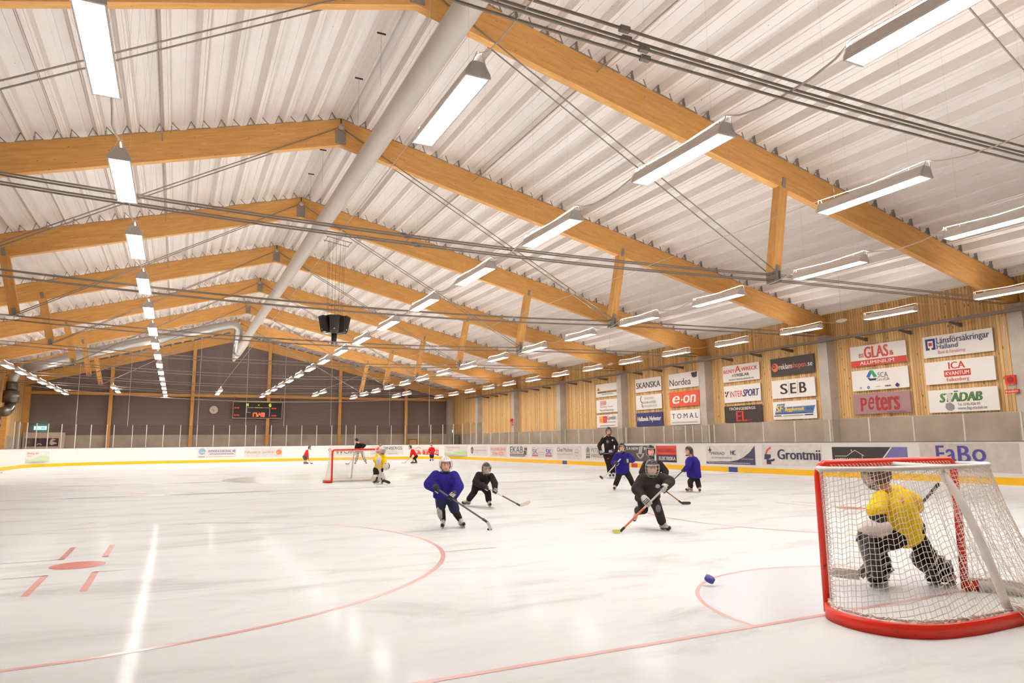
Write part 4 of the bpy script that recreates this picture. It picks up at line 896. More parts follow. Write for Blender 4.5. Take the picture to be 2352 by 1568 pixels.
    for sx in (-1, 1):
        b = MB(); n = 26*8
        b.tube([(sx*.908+.022*math.cos(i*2*PI/8), -.026+.024*math.sin(i*2*PI/8), .12+1.02*i/n) for i in range(n)], .0035, 4); b.build('net_lacing', NETM, t)
    b = MB(); n = 36*8
    b.tube([(-.84+1.68*i/n, -.024+.026*math.cos(i*2*PI/8), HZ-.026+.022*math.sin(i*2*PI/8)) for i in range(n)], .0035, 4); b.build('net_lacing', NETM, t)
    return t
g1 = make_goal('red framed hockey goal with white net in front at the right', (5.93, 4.23, 0), 0)
g2_ = make_goal('far red hockey goal standing on the green centre circle', (6.29, 26.47, 0), PI)
# ------------------------------------------------------------------ people: joints in metres
PEOPLE = {
 'blue_white': ({'H': (4.208, 11.273, 1.075), 'S1': (4.055, 11.393, 0.935), 'S2': (4.366, 11.220, 0.922), 'E1': (3.962, 11.390, 0.752), 'E2': (4.396, 11.151, 0.708), 'W1': (4.026, 11.182, 0.664), 'W2': (4.300, 11.089, 0.552), 'P': (4.246, 11.373, 0.557), 'K1': (4.163, 11.357, 0.356), 'K2': (4.383, 11.260, 0.291), 'A1': (4.234, 11.449, 0.134), 'A2': (4.494, 11.325, 0.110), 'T1': (4.175, 11.324, 0.042), 'T2': (4.513, 11.160, 0.034), 'F': (-0.359, -0.933, 0.000), 'HF': (-0.191, -0.976, -0.105)}, [(3.972, 11.199, 0.721), (4.290, 11.063, 0.534), (4.681, 10.574, 0.154), (4.712, 10.497, 0.050)]),
 'black_lean': ({'H': (6.295, 14.259, 0.868), 'S1': (6.181, 14.444, 0.763), 'S2': (6.462, 14.279, 0.728), 'E1': (6.124, 14.469, 0.582), 'E2': (6.486, 14.219, 0.541), 'W1': (6.292, 14.240, 0.446), 'W2': (6.460, 14.149, 0.365), 'P': (6.321, 14.667, 0.497), 'K1': (6.211, 14.748, 0.333), 'K2': (6.406, 14.428, 0.330), 'A1': (6.207, 15.067, 0.182), 'A2': (6.474, 14.532, 0.179), 'T1': (6.149, 15.094, 0.058), 'T2': (6.445, 14.385, 0.069), 'F': (-0.276, -0.961, 0.000), 'HF': (-0.187, -0.960, -0.208)}, [(6.268, 14.269, 0.479), (6.452, 14.132, 0.353), (6.919, 13.827, 0.065), (7.156, 13.815, 0.118)]),
 'black_cage': ({'H': (6.876, 9.016, 1.016), 'S1': (6.830, 9.242, 0.871), 'S2': (7.132, 9.069, 0.889), 'E1': (6.786, 9.318, 0.677), 'E2': (7.241, 9.043, 0.794), 'W1': (6.826, 9.107, 0.472), 'W2': (7.027, 8.928, 0.689), 'P': (7.100, 9.454, 0.563), 'K1': (7.007, 9.458, 0.331), 'K2': (7.082, 9.179, 0.369), 'A1': (7.112, 9.752, 0.281), 'A2': (7.265, 9.310, 0.123), 'T1': (7.105, 9.857, 0.148), 'T2': (7.277, 9.159, 0.051), 'F': (-0.439, -0.898, 0.000), 'HF': (-0.435, -0.890, -0.139)}, [(7.077, 8.893, 0.754), (6.821, 9.071, 0.436), (6.392, 9.247, 0.023), (6.280, 9.276, -0.024)]),
 'black_behind': ({'H': (9.933, 13.044, 1.206), 'S1': (9.832, 13.156, 0.958), 'S2': (10.162, 12.992, 0.974), 'E1': (9.781, 13.196, 0.730), 'E2': (10.253, 12.940, 0.745), 'W1': (9.886, 12.896, 0.531), 'W2': (10.145, 12.839, 0.450), 'P': (10.041, 13.161, 0.514), 'K1': (9.953, 13.185, 0.288), 'K2': (10.109, 13.108, 0.287), 'A1': (9.983, 13.237, 0.085), 'A2': (10.157, 13.152, 0.083), 'T1': (9.848, 13.109, 0.034), 'T2': (10.072, 13.000, 0.032), 'F': (-0.439, -0.898, 0.000), 'HF': (-0.439, -0.898, 0.000)}, [(9.887, 12.899, 0.512), (10.139, 12.813, 0.284), (10.444, 12.638, -0.037), (10.630, 12.575, -0.071)]),
 'blue_black': ({'H': (12.082, 17.261, 1.256), 'S1': (11.942, 17.384, 1.059), 'S2': (12.291, 17.212, 1.068), 'E1': (11.900, 17.447, 0.799), 'E2': (12.403, 17.209, 0.892), 'W1': (11.852, 17.224, 0.793), 'W2': (12.127, 17.100, 0.870), 'P': (12.172, 17.393, 0.596), 'K1': (12.039, 17.455, 0.339), 'K2': (12.365, 17.294, 0.348), 'A1': (11.999, 17.539, 0.152), 'A2': (12.473, 17.308, 0.147), 'T1': (11.880, 17.447, 0.038), 'T2': (12.411, 17.187, 0.045), 'F': (-0.192, -0.981, 0.000), 'HF': (-0.439, -0.898, 0.000)}, [(11.933, 17.140, 0.927), (11.834, 17.199, 0.794), (11.464, 17.396, 0.352), (11.377, 17.426, 0.426)]),
 'coach': ({'H': (15.674, 23.282, 1.845), 'S1': (15.486, 23.432, 1.631), 'S2': (15.887, 23.235, 1.637), 'E1': (15.368, 23.524, 1.284), 'E2': (16.050, 23.240, 1.260), 'W1': (15.314, 23.363, 1.054), 'W2': (15.856, 23.107, 0.998), 'P': (15.772, 23.416, 0.947), 'K1': (15.767, 23.455, 0.516), 'K2': (15.890, 23.418, 0.514), 'A1': (15.836, 23.521, 0.116), 'A2': (15.962, 23.480, 0.130), 'T1': (15.722, 23.332, 0.034), 'T2': (15.863, 23.305, 0.051), 'F': (-0.359, -0.933, 0.000), 'HF': (-0.359, -0.933, 0.000)}, [(15.293, 23.366, 0.962), (15.412, 23.306, 0.970), (15.845, 23.092, 0.985), (16.261, 22.910, 0.997)]),
 'girl': ({'H': (13.172, 15.530, 1.142), 'S1': (13.075, 15.449, 0.962), 'S2': (13.470, 15.618, 0.952), 'E1': (13.032, 15.404, 0.751), 'E2': (13.386, 15.623, 0.761), 'W1': (13.001, 15.590, 0.603), 'W2': (13.112, 15.487, 0.758), 'P': (13.355, 15.586, 0.528), 'K1': (13.242, 15.623, 0.297), 'K2': (13.457, 15.567, 0.339), 'A1': (13.297, 15.676, 0.152), 'A2': (13.532, 15.598, 0.136), 'T1': (13.192, 15.688, 0.049), 'T2': (13.460, 15.481, 0.036), 'F': (-0.998, -0.069, -0.000), 'HF': (-0.981, 0.192, 0.000)}, [(13.149, 15.448, 0.817), (12.987, 15.574, 0.604), (12.656, 15.905, 0.187), (12.515, 16.039, -0.001)]),
 'red_left': ({'H': (9.018, 53.011, 1.193), 'S1': (8.875, 53.221, 1.021), 'S2': (8.885, 52.993, 1.013), 'E1': (8.941, 53.264, 0.700), 'E2': (8.854, 53.022, 0.656), 'W1': (8.967, 53.218, 0.430), 'W2': (8.915, 53.136, 0.393), 'P': (8.704, 53.265, 0.582), 'K1': (8.843, 53.328, 0.333), 'K2': (8.749, 53.195, 0.327), 'A1': (8.843, 53.342, 0.112), 'A2': (8.721, 53.277, 0.116), 'T1': (8.968, 53.293, 0.036), 'T2': (8.836, 53.223, 0.031), 'F': (0.857, -0.516, 0.000), 'HF': (0.857, -0.516, 0.000)}, [(8.885, 53.185, 0.530), (8.953, 53.180, 0.358), (9.150, 53.137, 0.031), (9.302, 53.065, 0.020)]),
 'checker': ({'H': (11.710, 49.588, 1.700), 'S1': (11.762, 49.708, 1.501), 'S2': (12.106, 49.569, 1.464), 'E1': (11.697, 49.648, 1.240), 'E2': (12.273, 49.487, 1.329), 'W1': (11.627, 49.526, 0.958), 'W2': (12.051, 49.409, 1.095), 'P': (11.974, 49.680, 1.047), 'K1': (11.856, 49.811, 0.597), 'K2': (12.214, 49.633, 0.617), 'A1': (11.765, 49.930, 0.147), 'A2': (12.413, 49.614, 0.140), 'T1': (11.705, 49.866, 0.031), 'T2': (12.433, 49.488, 0.024), 'F': (-0.069, 0.998, 0.000), 'HF': (-0.809, 0.588, 0.000)}, [(11.676, 49.511, 0.769), (11.565, 49.626, 0.534), (11.296, 49.958, 0.000), (11.050, 50.078, 0.003)]),
 'red_hidden': ({'H': (13.862, 51.018, 1.372), 'S1': (13.711, 51.124, 1.176), 'S2': (14.040, 50.964, 1.172), 'E1': (13.646, 51.189, 0.968), 'E2': (14.113, 50.970, 0.914), 'W1': (13.697, 50.980, 0.723), 'W2': (13.988, 50.838, 0.720), 'P': (13.910, 51.144, 0.668), 'K1': (13.860, 51.183, 0.372), 'K2': (13.995, 51.117, 0.371), 'A1': (13.858, 51.251, 0.100), 'A2': (14.038, 51.164, 0.098), 'T1': (13.808, 51.154, 0.019), 'T2': (14.032, 51.045, 0.016), 'F': (-0.439, -0.898, 0.000), 'HF': (-0.439, -0.898, 0.000)}, None),
 'red_lean': ({'H': (15.234, 48.061, 1.164), 'S1': (15.286, 47.964, 0.988), 'S2': (15.533, 48.159, 0.984), 'E1': (15.290, 47.937, 0.728), 'E2': (15.434, 48.231, 0.699), 'W1': (15.283, 48.092, 0.490), 'W2': (15.330, 48.178, 0.511), 'P': (15.674, 48.036, 0.555), 'K1': (15.509, 48.062, 0.344), 'K2': (15.637, 48.146, 0.340), 'A1': (15.495, 48.164, 0.105), 'A2': (15.711, 48.104, 0.102), 'T1': (15.381, 48.165, 0.027), 'T2': (15.629, 48.112, 0.023), 'F': (-1.000, 0.018, -0.000), 'HF': (-1.000, 0.018, 0.000)}, [(15.358, 48.066, 0.560), (15.272, 48.105, 0.442), (14.935, 48.331, 0.066), (14.720, 48.437, 0.069)]),
 'red_stand': ({'H': (18.760, 53.473, 1.369), 'S1': (18.658, 53.567, 1.102), 'S2': (18.931, 53.434, 1.099), 'E1': (18.597, 53.632, 0.888), 'E2': (18.972, 53.397, 0.857), 'W1': (18.582, 53.501, 0.701), 'W2': (18.795, 53.329, 0.630), 'P': (18.825, 53.605, 0.509), 'K1': (18.776, 53.640, 0.306), 'K2': (18.897, 53.579, 0.316), 'A1': (18.783, 53.705, 0.091), 'A2': (18.929, 53.633, 0.100), 'T1': (18.709, 53.654, 0.008), 'T2': (18.898, 53.493, 0.018), 'F': (-0.720, -0.694, -0.000), 'HF': (-0.720, -0.694, 0.000)}, [(18.589, 53.441, 0.702), (18.796, 53.331, 0.620), (19.169, 53.302, 0.507), (19.316, 53.234, 0.484)]),
 'goalie_far': ({'H': (6.767, 24.709, 1.207), 'S1': (6.616, 24.832, 1.046), 'S2': (6.861, 24.823, 1.054), 'E1': (6.568, 24.796, 0.856), 'E2': (6.892, 24.808, 0.849), 'W1': (6.603, 24.558, 0.836), 'W2': (6.878, 24.567, 0.640), 'P': (6.716, 24.956, 0.538), 'K1': (6.623, 24.916, 0.303), 'K2': (6.750, 24.886, 0.313), 'A1': (6.608, 25.048, 0.096), 'A2': (6.819, 24.943, 0.105), 'T1': (6.559, 24.914, 0.032), 'T2': (6.836, 24.776, 0.046), 'F': (0.156, -0.988, 0.000), 'HF': (0.553, -0.821, -0.139)}, [(6.474, 24.520, 1.312), (6.582, 24.504, 0.814), (6.734, 24.516, 0.151), (7.018, 24.416, 0.052)]),
 'goalie_near': ({'H': (6.222, 4.574, 1.095), 'S1': (6.139, 4.531, 0.917), 'S2': (6.591, 4.601, 0.929), 'E1': (6.040, 4.491, 0.769), 'E2': (6.766, 4.601, 0.818), 'W1': (6.048, 4.464, 0.638), 'W2': (6.809, 4.591, 0.748), 'P': (6.572, 4.568, 0.567), 'K1': (6.116, 4.579, 0.431), 'K2': (6.699, 4.450, 0.282), 'A1': (6.389, 4.727, 0.088), 'A2': (6.873, 4.402, 0.056), 'T1': (6.253, 4.745, 0.044), 'T2': (6.856, 4.468, -0.023), 'F': (-0.484, 0.875, 0.000), 'HF': (-0.691, 0.716, -0.100)}, [(7.037, 4.498, 0.983), (6.829, 4.606, 0.737), (6.262, 4.902, 0.083), (6.122, 5.136, 0.101)]),
}

SKIN = simple('skin', (226, 172, 148), rough=.5)
def bodymods(o, vox, it=6):
    m = o.modifiers.new('remesh', 'REMESH'); m.mode = 'VOXEL'; m.voxel_size = vox; m.use_smooth_shade = True
    s = o.modifiers.new('smooth', 'SMOOTH'); s.factor = .5; s.iterations = it
CLOTH = {}
def cloth(name, rgb):
    if name in CLOTH: return CLOTH[name]
    k = NT(name, rough=.8, spec=.15)
    k.b.inputs['Base Color'].default_value = (*lin(rgb), 1)
    tc = k.n('TexCoord'); n = k.n('TexNoise', Scale=9.0, Detail=4.0, Distortion=.8); k.l(tc.outputs['Object'], n.inputs['Vector'])
    bp = k.n('Bump'); bp.inputs['Strength'].default_value = .55; bp.inputs['Distance'].default_value = .05; k.l(n.outputs['Fac'], bp.inputs['Height']); k.l(bp.outputs[0], k.b.inputs['Normal'])
    CLOTH[name] = k.m; return k.m
k = NT('checker_cloth', rough=.8, spec=.15); tc = k.n('TexCoord'); mp = k.n('Mapping'); mp.inputs['Rotation'].default_value = (.6, .5, .8); k.l(tc.outputs['Object'], mp.inputs[0])
ck = k.n('TexChecker', Scale=15.0); ck.inputs['Color1'].default_value = (*lin((36, 30, 30)), 1); ck.inputs['Color2'].default_value = (*lin((225, 215, 205)), 1); k.l(mp.outputs[0], ck.inputs['Vector']); k.l(ck.outputs['Color'], k.b.inputs['Base Color'])
CLOTH['checker'] = k.m
BLACKC = (48, 41, 39)
def make_person(key, label, jersey, pants, sock, skate, helmet, glove, k=1.0, cage='cage', bag=1.0, vox=.012, shorts=True, goalie=False, stick=None, trim=None, sglove=None, hem=.16, hair=None, bib=None, slv=1.0):
    J, ST = PEOPLE[key]; J = {a: Vector(b) for a, b in J.items()}
    if ST: ST = [Vector(q) for q in ST]
    lift = {}
    for i in '12':
        lift[i] = J['T'+i].z > .1
        if not lift[i]: J['A'+i].z = .155*k if abs(J['A'+i].z-.155*k) > .03 else J['A'+i].z
    base = Vector(((J['A1'].x+J['A2'].x)/2, (J['A1'].y+J['A2'].y)/2, 0))
    for a in J:
        if a not in ('F', 'HF'): J[a] = J[a]-base
    F = J['F'].normalized(); HF = J['HF'].normalized(); Z = Vector((0, 0, 1))
    S1, S2, P = J['S1'], J['S2'], J['P']; SM = (S1+S2)/2
    lat = (S2-S1).normalized(); sp = (SM-P).normalized(); fwd = (F-sp*F.dot(sp)-lat*0).normalized(); lat2 = sp.cross(fwd).normalized()
    if lat2.dot(lat) < 0: lat2 = -lat2
    hw = max((S2-S1).length/2, .135*k)
    S1 = SM-lat*max((S2-S1).length/2, .09*k); S2 = SM+lat*max((J['S2']-J['S1']).length/2, .09*k)
    H = J['H']; hr = HF.cross(Z).normalized(); hu = hr.cross(HF).normalized()
    R3 = Matrix((hr, HF, hu)).transposed()
    hs = (.078*k**.5, .094*k**.5, .115*k**.5)
    def hp(x, y, z): return H+R3 @ Vector((x*hs[0], y*hs[1], z*hs[2]))
    N = SM+(H-SM)*.35
    HP = {i: P+lat2*(.085*k)*(-1 if i == '1' else 1)-sp*.02 for i in '12'}
    FRM = {}
    for i in '12':
        kn, an = J['K'+i], J['A'+i]; u = (kn-an).normalized(); u = (u*.45+Z*.55).normalized() if not lift[i] else u
        d = J['T'+i]-an; d = d-u*d.dot(u); d = d.normalized() if d.length > .02 else F
        if not lift[i]: d.z = 0; d.normalize(); u = (u-d*u.dot(d)).normalized()
        FRM[i] = (u, d, d.cross(u).normalized())
    # --- body: one continuous skin
    b = MB(); b.ell(H, hs, 16, 12, R3); b.ell(hp(0, .25, -.55), (hs[0]*.72, hs[1]*.75, hs[2]*.5), 12, 8, R3); b.cap(hp(0, .98, .12), hp(0, 1.13, -.2), .011*k, .017*k, 8)
    for sx in (-1, 1): b.ell(hp(sx*1.0, -.05, -.05), (.012, .022, .03), 8, 6, R3)
    b.cap(N-(H-N)*.4, H-hu*.05, .05*k, .046*k)
    def torso(bb, f, hemt=0.0, neck=True):
        rings = []
        for t_, w_, d_ in ((-hemt, 1.02, .66), (.08, 1.0, .68), (.35, .98, .68), (.62, 1.05, .70), (.82, .98, .64), (.95, .78, .52), (1.06, .45, .36), (1.12, .30, .28)):
            c = P.lerp(SM, t_); rings.append([c+lat2*(hw*w_*f*math.cos(a))+fwd*(hw*d_*f*math.sin(a)) for a in [2*PI*q/18 for q in range(18)]])
        bb.loft(rings)
    torso(b, .66)
    for i in '12':
        S_, E_, W_2 = (S1 if i == '1' else S2), J['E'+i], J['W'+i]
        b.cap(S_-sp*.05*k-lat*(.03*k*(-1 if i == '1' else 1)), E_, .036*k, .034*k); b.cap(E_, W_2-(W_2-E_).normalized()*.06*k, .036*k, .026*k)
        b.cap(HP[i], J['K'+i], .075*k, .05*k); b.cap(J['K'+i], J['A'+i], .05*k, .034*k)
        u, d, sd = FRM[i]
        b.cap(J['A'+i]-u*.05*k, J['A'+i]-u*.06*k+d*.10*k, .028*k, .022*k)
        hd = (W_2-E_).normalized(); sd = hd.cross(Z); sd = sd.normalized() if sd.length > .1 else lat2; W_2 = W_2-hd*.07*k
        b.ell(W_2+hd*.03*k, (.024*k,)*3, 8, 6)
        for q in range(4): b.cap(W_2+hd*.045*k+sd*(.013*k*(q-1.5)), W_2+hd*(.078+.008*(q in (1, 2)))*k+sd*(.014*k*(q-1.5))-Z*.012, .0075*k, .006*k, 6)
        b.cap(W_2+hd*.015*k+sd*.02*k, W_2+hd*.05*k+sd*.038*k, .008*k, .007*k, 6)
    body = b.build('person', SKIN, None, True, base); tag(body, label, 'person'); bodymods(body, vox*.75, 3)
    # --- face
    for sx in (-1, 1):
        e = MB(); e.ell(hp(sx*.36, .93, .08), (.011*k, .007, .0075*k), 10, 6, R3); e.build('eye', simple('eye_dark', (58, 44, 40), rough=.3), body, True)
        e = MB(); e.cap(hp(sx*.18, 1.0, .25), hp(sx*.55, .90, .28), .0032, .0025, 6); e.build('eyebrow', simple('brow', (140, 100, 70), rough=.8), body)
    e = MB(); e.cap(hp(-.16, .94, -.50), hp(.16, .94, -.50), .006, .006, 6); e.build('mouth', simple('lips', (190, 96, 92), rough=.5), body, True)
    # --- clothing
    jm = cloth('jersey_%d_%d_%d' % jersey, jersey)
    b = MB(); torso(b, 1.0*bag, hem)
    for i in '12':
        S_, E_, W_2 = (S1 if i == '1' else S2), J['E'+i], J['W'+i]
        b.cap(S_-sp*.045*k-lat*(.02*k*(-1 if i == '1' else 1)), E_, .074*k*bag*slv, .082*k*bag*slv); b.cap(E_, E_.lerp(W_2, .84), .082*k*bag*slv, .060*k*bag*slv)
    o = b.build('jersey', jm, body, True); bodymods(o, vox, 8)
    pm = CLOTH['checker'] if pants == 'checker' else cloth('trousers_%d_%d_%d' % pants, pants)
    b = MB(); b.ell(P-sp*.02, (hw*.95, hw*.72, .14*k), 14, 8, Matrix((lat2, fwd, sp)).transposed())
    for i in '12':
        kn = J['K'+i]
        if shorts:
            b.cap(HP[i], HP[i].lerp(kn, .88), .108*k, .094*k)
        else:
            b.cap(HP[i], kn, .105*k, .082*k); b.cap(kn, kn.lerp(J['A'+i], .92), .082*k, .075*k)
    o = b.build('trousers', pm, body, True); bodymods(o, vox, 5)
    skm = simple('skate_%d_%d_%d' % skate, skate, rough=.45, noise=.25, nscale=30); blk = simple('skate_black', (40, 35, 34), rough=.4); stl = simple('skate_blade', (205, 203, 200), rough=.3, metal=.3); lace = simple('laces', (228, 224, 220), rough=.7)
    for i in '12':
        kn, an = J['K'+i], J['A'+i]
        if shorts:
            cols = sock if isinstance(sock, dict) else {'1': sock, '2': sock}
            b = MB(); b.cap(kn.lerp(an, .08), kn.lerp(an, .4), .066*k, .070*k); b.cap(kn.lerp(an, .4), kn.lerp(an, .98), .070*k, .055*k)
            o = b.build('sock', cloth('sock_%d_%d_%d' % cols[i], cols[i]), body, True); bodymods(o, vox, 4)
        u, d, sd = FRM[i]; q = lambda a, c_, e_=0: an+d*a*k+u*c_*k+sd*e_*k
        b = MB(); b.cap(q(-.01, .045), q(-.02, -.03), .05*k, .045*k); b.cap(q(-.045, -.06), q(.06, -.062), .038*k, .040*k); b.cap(q(.06, -.062), q(.145, -.068), .040*k, .034*k); b.cap(q(0, .0), q(.07, -.045), .043*k, .034*k)
        o = b.build('skate', skm, body, True); bodymods(o, vox*.7, 3)
        b = MB(); b.cap(q(.09, -.072), q(.155, -.074), .036*k, .032*k); b.build('toe_cap', blk, o, True)
        b = MB(); b.loft([[q(-.075, -.098, -.03), q(.165, -.098, -.03), q(.165, -.098, .03), q(-.075, -.098, .03)], [q(-.08, -.106, -.026), q(.17, -.106, -.026), q(.17, -.106, .026), q(-.08, -.106, .026)]]); b.build('sole', blk, o)
        b = MB()
        for a0, a1 in ((-.07, -.01), (.08, .14)): b.loft([[q(a0, -.104, -.018), q(a1, -.104, -.018), q(a1, -.104, .018), q(a0, -.104, .018)], [q(a0-.004, -.132, -.006), q(a1+.004, -.132, -.006), q(a1+.004, -.132, .006), q(a0-.004, -.132, .006)]])
        b.loft([[q(-.09, -.13, -.006), q(.17, -.13, -.006), q(.17, -.13, .006), q(-.09, -.13, .006)], [q(-.075, -.155, -.003), q(.155, -.155, -.003), q(.155, -.155, .003), q(-.075, -.155, .003)]]); b.build('skate_blade', stl, o)
        if vox < .014:
            b = MB()
            for r_ in range(5):
                a = .02+.022*r_; hgt = .03-.017*r_; b.cap(q(a+.025, hgt-.008, -.03), q(a+.025, hgt-.008, .03), .0042, .0042, 5)
            b.build('laces', lace, o)
    # neck guard
    if bib:
        b = MB(); b.cap(N-(H-N)*.1+F*.01, N+(H-N)*.35+F*.015, .062*k, .05*k); b.ell(N+F*.05*k-sp*.03, (.05*k, .03*k, .06*k), 10, 8, Matrix((lat2, fwd, sp)).transposed()); o = b.build('neck_guard', cloth('neck_guard_black', (38, 32, 34)), body, True); bodymods(o, vox, 3)
    # --- helmet
    hm = simple('helmet_%d_%d_%d' % helmet, helmet, rough=.28)
    rx, ry, rz = hs[0]+.022*k, hs[1]+.026*k, hs[2]+.018*k
    def sph(az, el, s=1.0, dz=0): return H+R3 @ Vector((rx*s*math.sin(az)*math.cos(el), ry*s*math.cos(az)*math.cos(el), rz*s*math.sin(el)+.012+dz))
    b = MB(); rings = []; na = 36
    for e_ in range(9):
        r_ = []
        for a_ in range(na):
            az = 2*PI*a_/na; fr_ = max(0, math.cos(az)); cut = math.radians(-34+ (56*min(1, max(0, (math.cos(az)-.15)/.35))))
            if goalie: cut = math.radians(-50+55*min(1, max(0, (math.cos(az)-.5)/.2)))
            el = cut+(PI/2-.03-cut)*e_/8; r_.append(sph(az, el, 1+.03*math.sin(az*2)**2*(e_ > 2)))
        rings.append(r_)
    b.loft(rings, cap=False); b.f.append(tuple(range(8*na, 9*na)))
    o = b.build('helmet', hm, body, True); so = o.modifiers.new('thick', 'SOLIDIFY'); so.thickness = .012; so.offset = 0
    b = MB()
    for az0 in (-.45, 0, .45): b.tube([sph(az0*(1-.3*q/6), math.radians(40+14*q), 1.03) for q in range(4)], .009*k, 6)
    b.build('vent_ridge', simple('helmet_vent_%d' % helmet[0], tuple(max(20, int(c*.82)) for c in helmet), rough=.4), o, True)
    b = MB(); b.tube([sph(q*.12, math.radians(24), 1.03) for q in range(-8, 9)], .008*k, 6); b.build('brow_band', simple('helmet_label', (225, 222, 218) if helmet[0] < 120 else (170, 165, 165), rough=.5), o, True)
    if cage:
        wr = .0036 if vox < .011 else .0042
        cm = simple('cage_steel', (176, 172, 168), rough=.35, metal=.4); b = MB()
        els = {'cage': (18, 0, -18, -36, -54, -70), 'chin': (-40, -54, -68)}.get(cage, ())
        for el in els: b.tube([sph(math.radians(q), math.radians(el), 1.22) for q in range(-72, 73, 9)], wr*k, 5)
        for az in (-72, -48, -24, 0, 24, 48, 72):
            lo, hi = (-72, 24) if cage == 'cage' else (-70, -36)
            b.tube([sph(math.radians(az), math.radians(lo+(hi-lo)*q/8), 1.22) for q in range(9)], wr*k, 5)
        if cage == 'chin':
            for sx in (-1, 1): b.tube([sph(sx*1.25, math.radians(-36+q*10), 1.2) for q in range(7)], wr*k*1.6, 5)
        if els: b.build('face_cage', cm, o)
        b = MB(); b.cap(hp(-.5, .85, -.98), hp(.5, .85, -.98), .02*k, .02*k); b.build('chin_cup', blk, o, True)
        if cage == 'visor':
            b = MB(); b.loft([[sph(math.radians(q), math.radians(el), 1.16) for q in range(-70, 71, 10)] for el in (22, 0, -22)], cap=False, closed=False); v_ = b.build('visor', GLASS, o)
        for sx in (-1, 1):
            b = MB(); b.tube([sph(sx*1.35, math.radians(-10), 1.02), hp(sx*.75, .3, -.85), hp(sx*.3, .8, -1.02)], .006, 5); b.build('chin_strap', blk, o)
    if hair:
        b = MB()
        for q in range(7): b.cap(hp(-.8+.27*q, -.85, -.2), hp(-.7+.24*q, -1.15, -1.15-.1*(q % 3)), .03*k, .012*k, 6)
        o = b.build('hair', simple('hair_%d' % hair[0], hair, rough=.7), body, True); bodymods(o, vox*.8, 2)
    # --- gloves with fingers closed round the stick
    if ST:
        sa, sb_ = ST[0]-base, ST[2]-base; ax = (sb_-sa).normalized(); Ls = (sb_-sa).length
    gm = simple('glove_%d_%d_%d' % glove, glove, rough=.6, noise=.2, nscale=20)
    gtrim = simple('glove_trim_%d' % (trim or (220, 215, 210))[0], trim or (220, 215, 210), rough=.6)
    for i in '12':
        E_, W_2 = J['E'+i], J['W'+i]; hd = (W_2-E_).normalized()
        if ST and not (sglove and i in sglove):
            tt = min(max((W_2-sa).dot(ax), .05), Ls-.2); c = sa+ax*tt
            if (c-W_2).length > .16*k: c = W_2+hd*.06*k; axx = ax
            else: axx = ax
        else: c = W_2+hd*.07*k; axx = hd.cross(F); axx = axx.normalized() if axx.length > .1 else lat2
        toE = (E_-c); toE = (toE-axx*toE.dot(axx)); toE = toE.normalized() if toE.length > .02 else F
        oth = axx.cross(toE).normalized()
        if oth.dot(F) < 0: oth = -oth                   # back of the hand towards the front
        b = MB()
        b.cap(E_.lerp(c, .62), E_.lerp(c, .80), .058*k, .066*k); b.cap(E_.lerp(c, .80), c+toE*.045*k, .058*k, .046*k)
        b.ell(c+oth*.03*k+toE*.028*k, (.046*k, .030*k, .050*k), 12, 8, Matrix((axx, oth, toE)).transposed())
        o = b.build('glove', gm, body, True); bodymods(o, vox*.7, 3)
        for q in range(4):
            pts = []; off = axx*(.027*k*(q-1.5)); rr = .031*k
            for a in range(8):
                an_ = math.radians(75-35*a); pts.append(c+off+(oth*math.cos(an_)+toE*math.sin(an_))*rr*(1.0 if a < 6 else .95))
            f_ = MB(); f_.tube(pts[:7-(q == 3)], .0165*k, 8, True, [.0175*k*(1-.05*z_) for z_ in range(7-(q == 3))]); f_.build('finger', gm, o, True)
        f_ = MB(); f_.tube([c+toE*.035*k-axx*.045*k, c+toE*.03*k-oth*.025*k-axx*.05*k, c-oth*.034*k-axx*.025*k], .017*k, 8, True, [.019*k, .017*k, .014*k]); f_.build('thumb', gm, o, True)
        f_ = MB()
        for q in range(3): f_.cap(c+oth*(.056*k)+toE*(.0+.03*q)*k-axx*.04*k, c+oth*(.056*k)+toE*(.0+.03*q)*k+axx*.04*k, .0085*k, .0085*k, 6)
        f_.build('knuckle_roll', gtrim, o, True)
    return body, dict(J=J, base=base, P=P, SM=SM, F=F, lat=lat2, sp=sp, fwd=fwd, hw=hw, k=k, body=body, hp=hp, R3=R3)
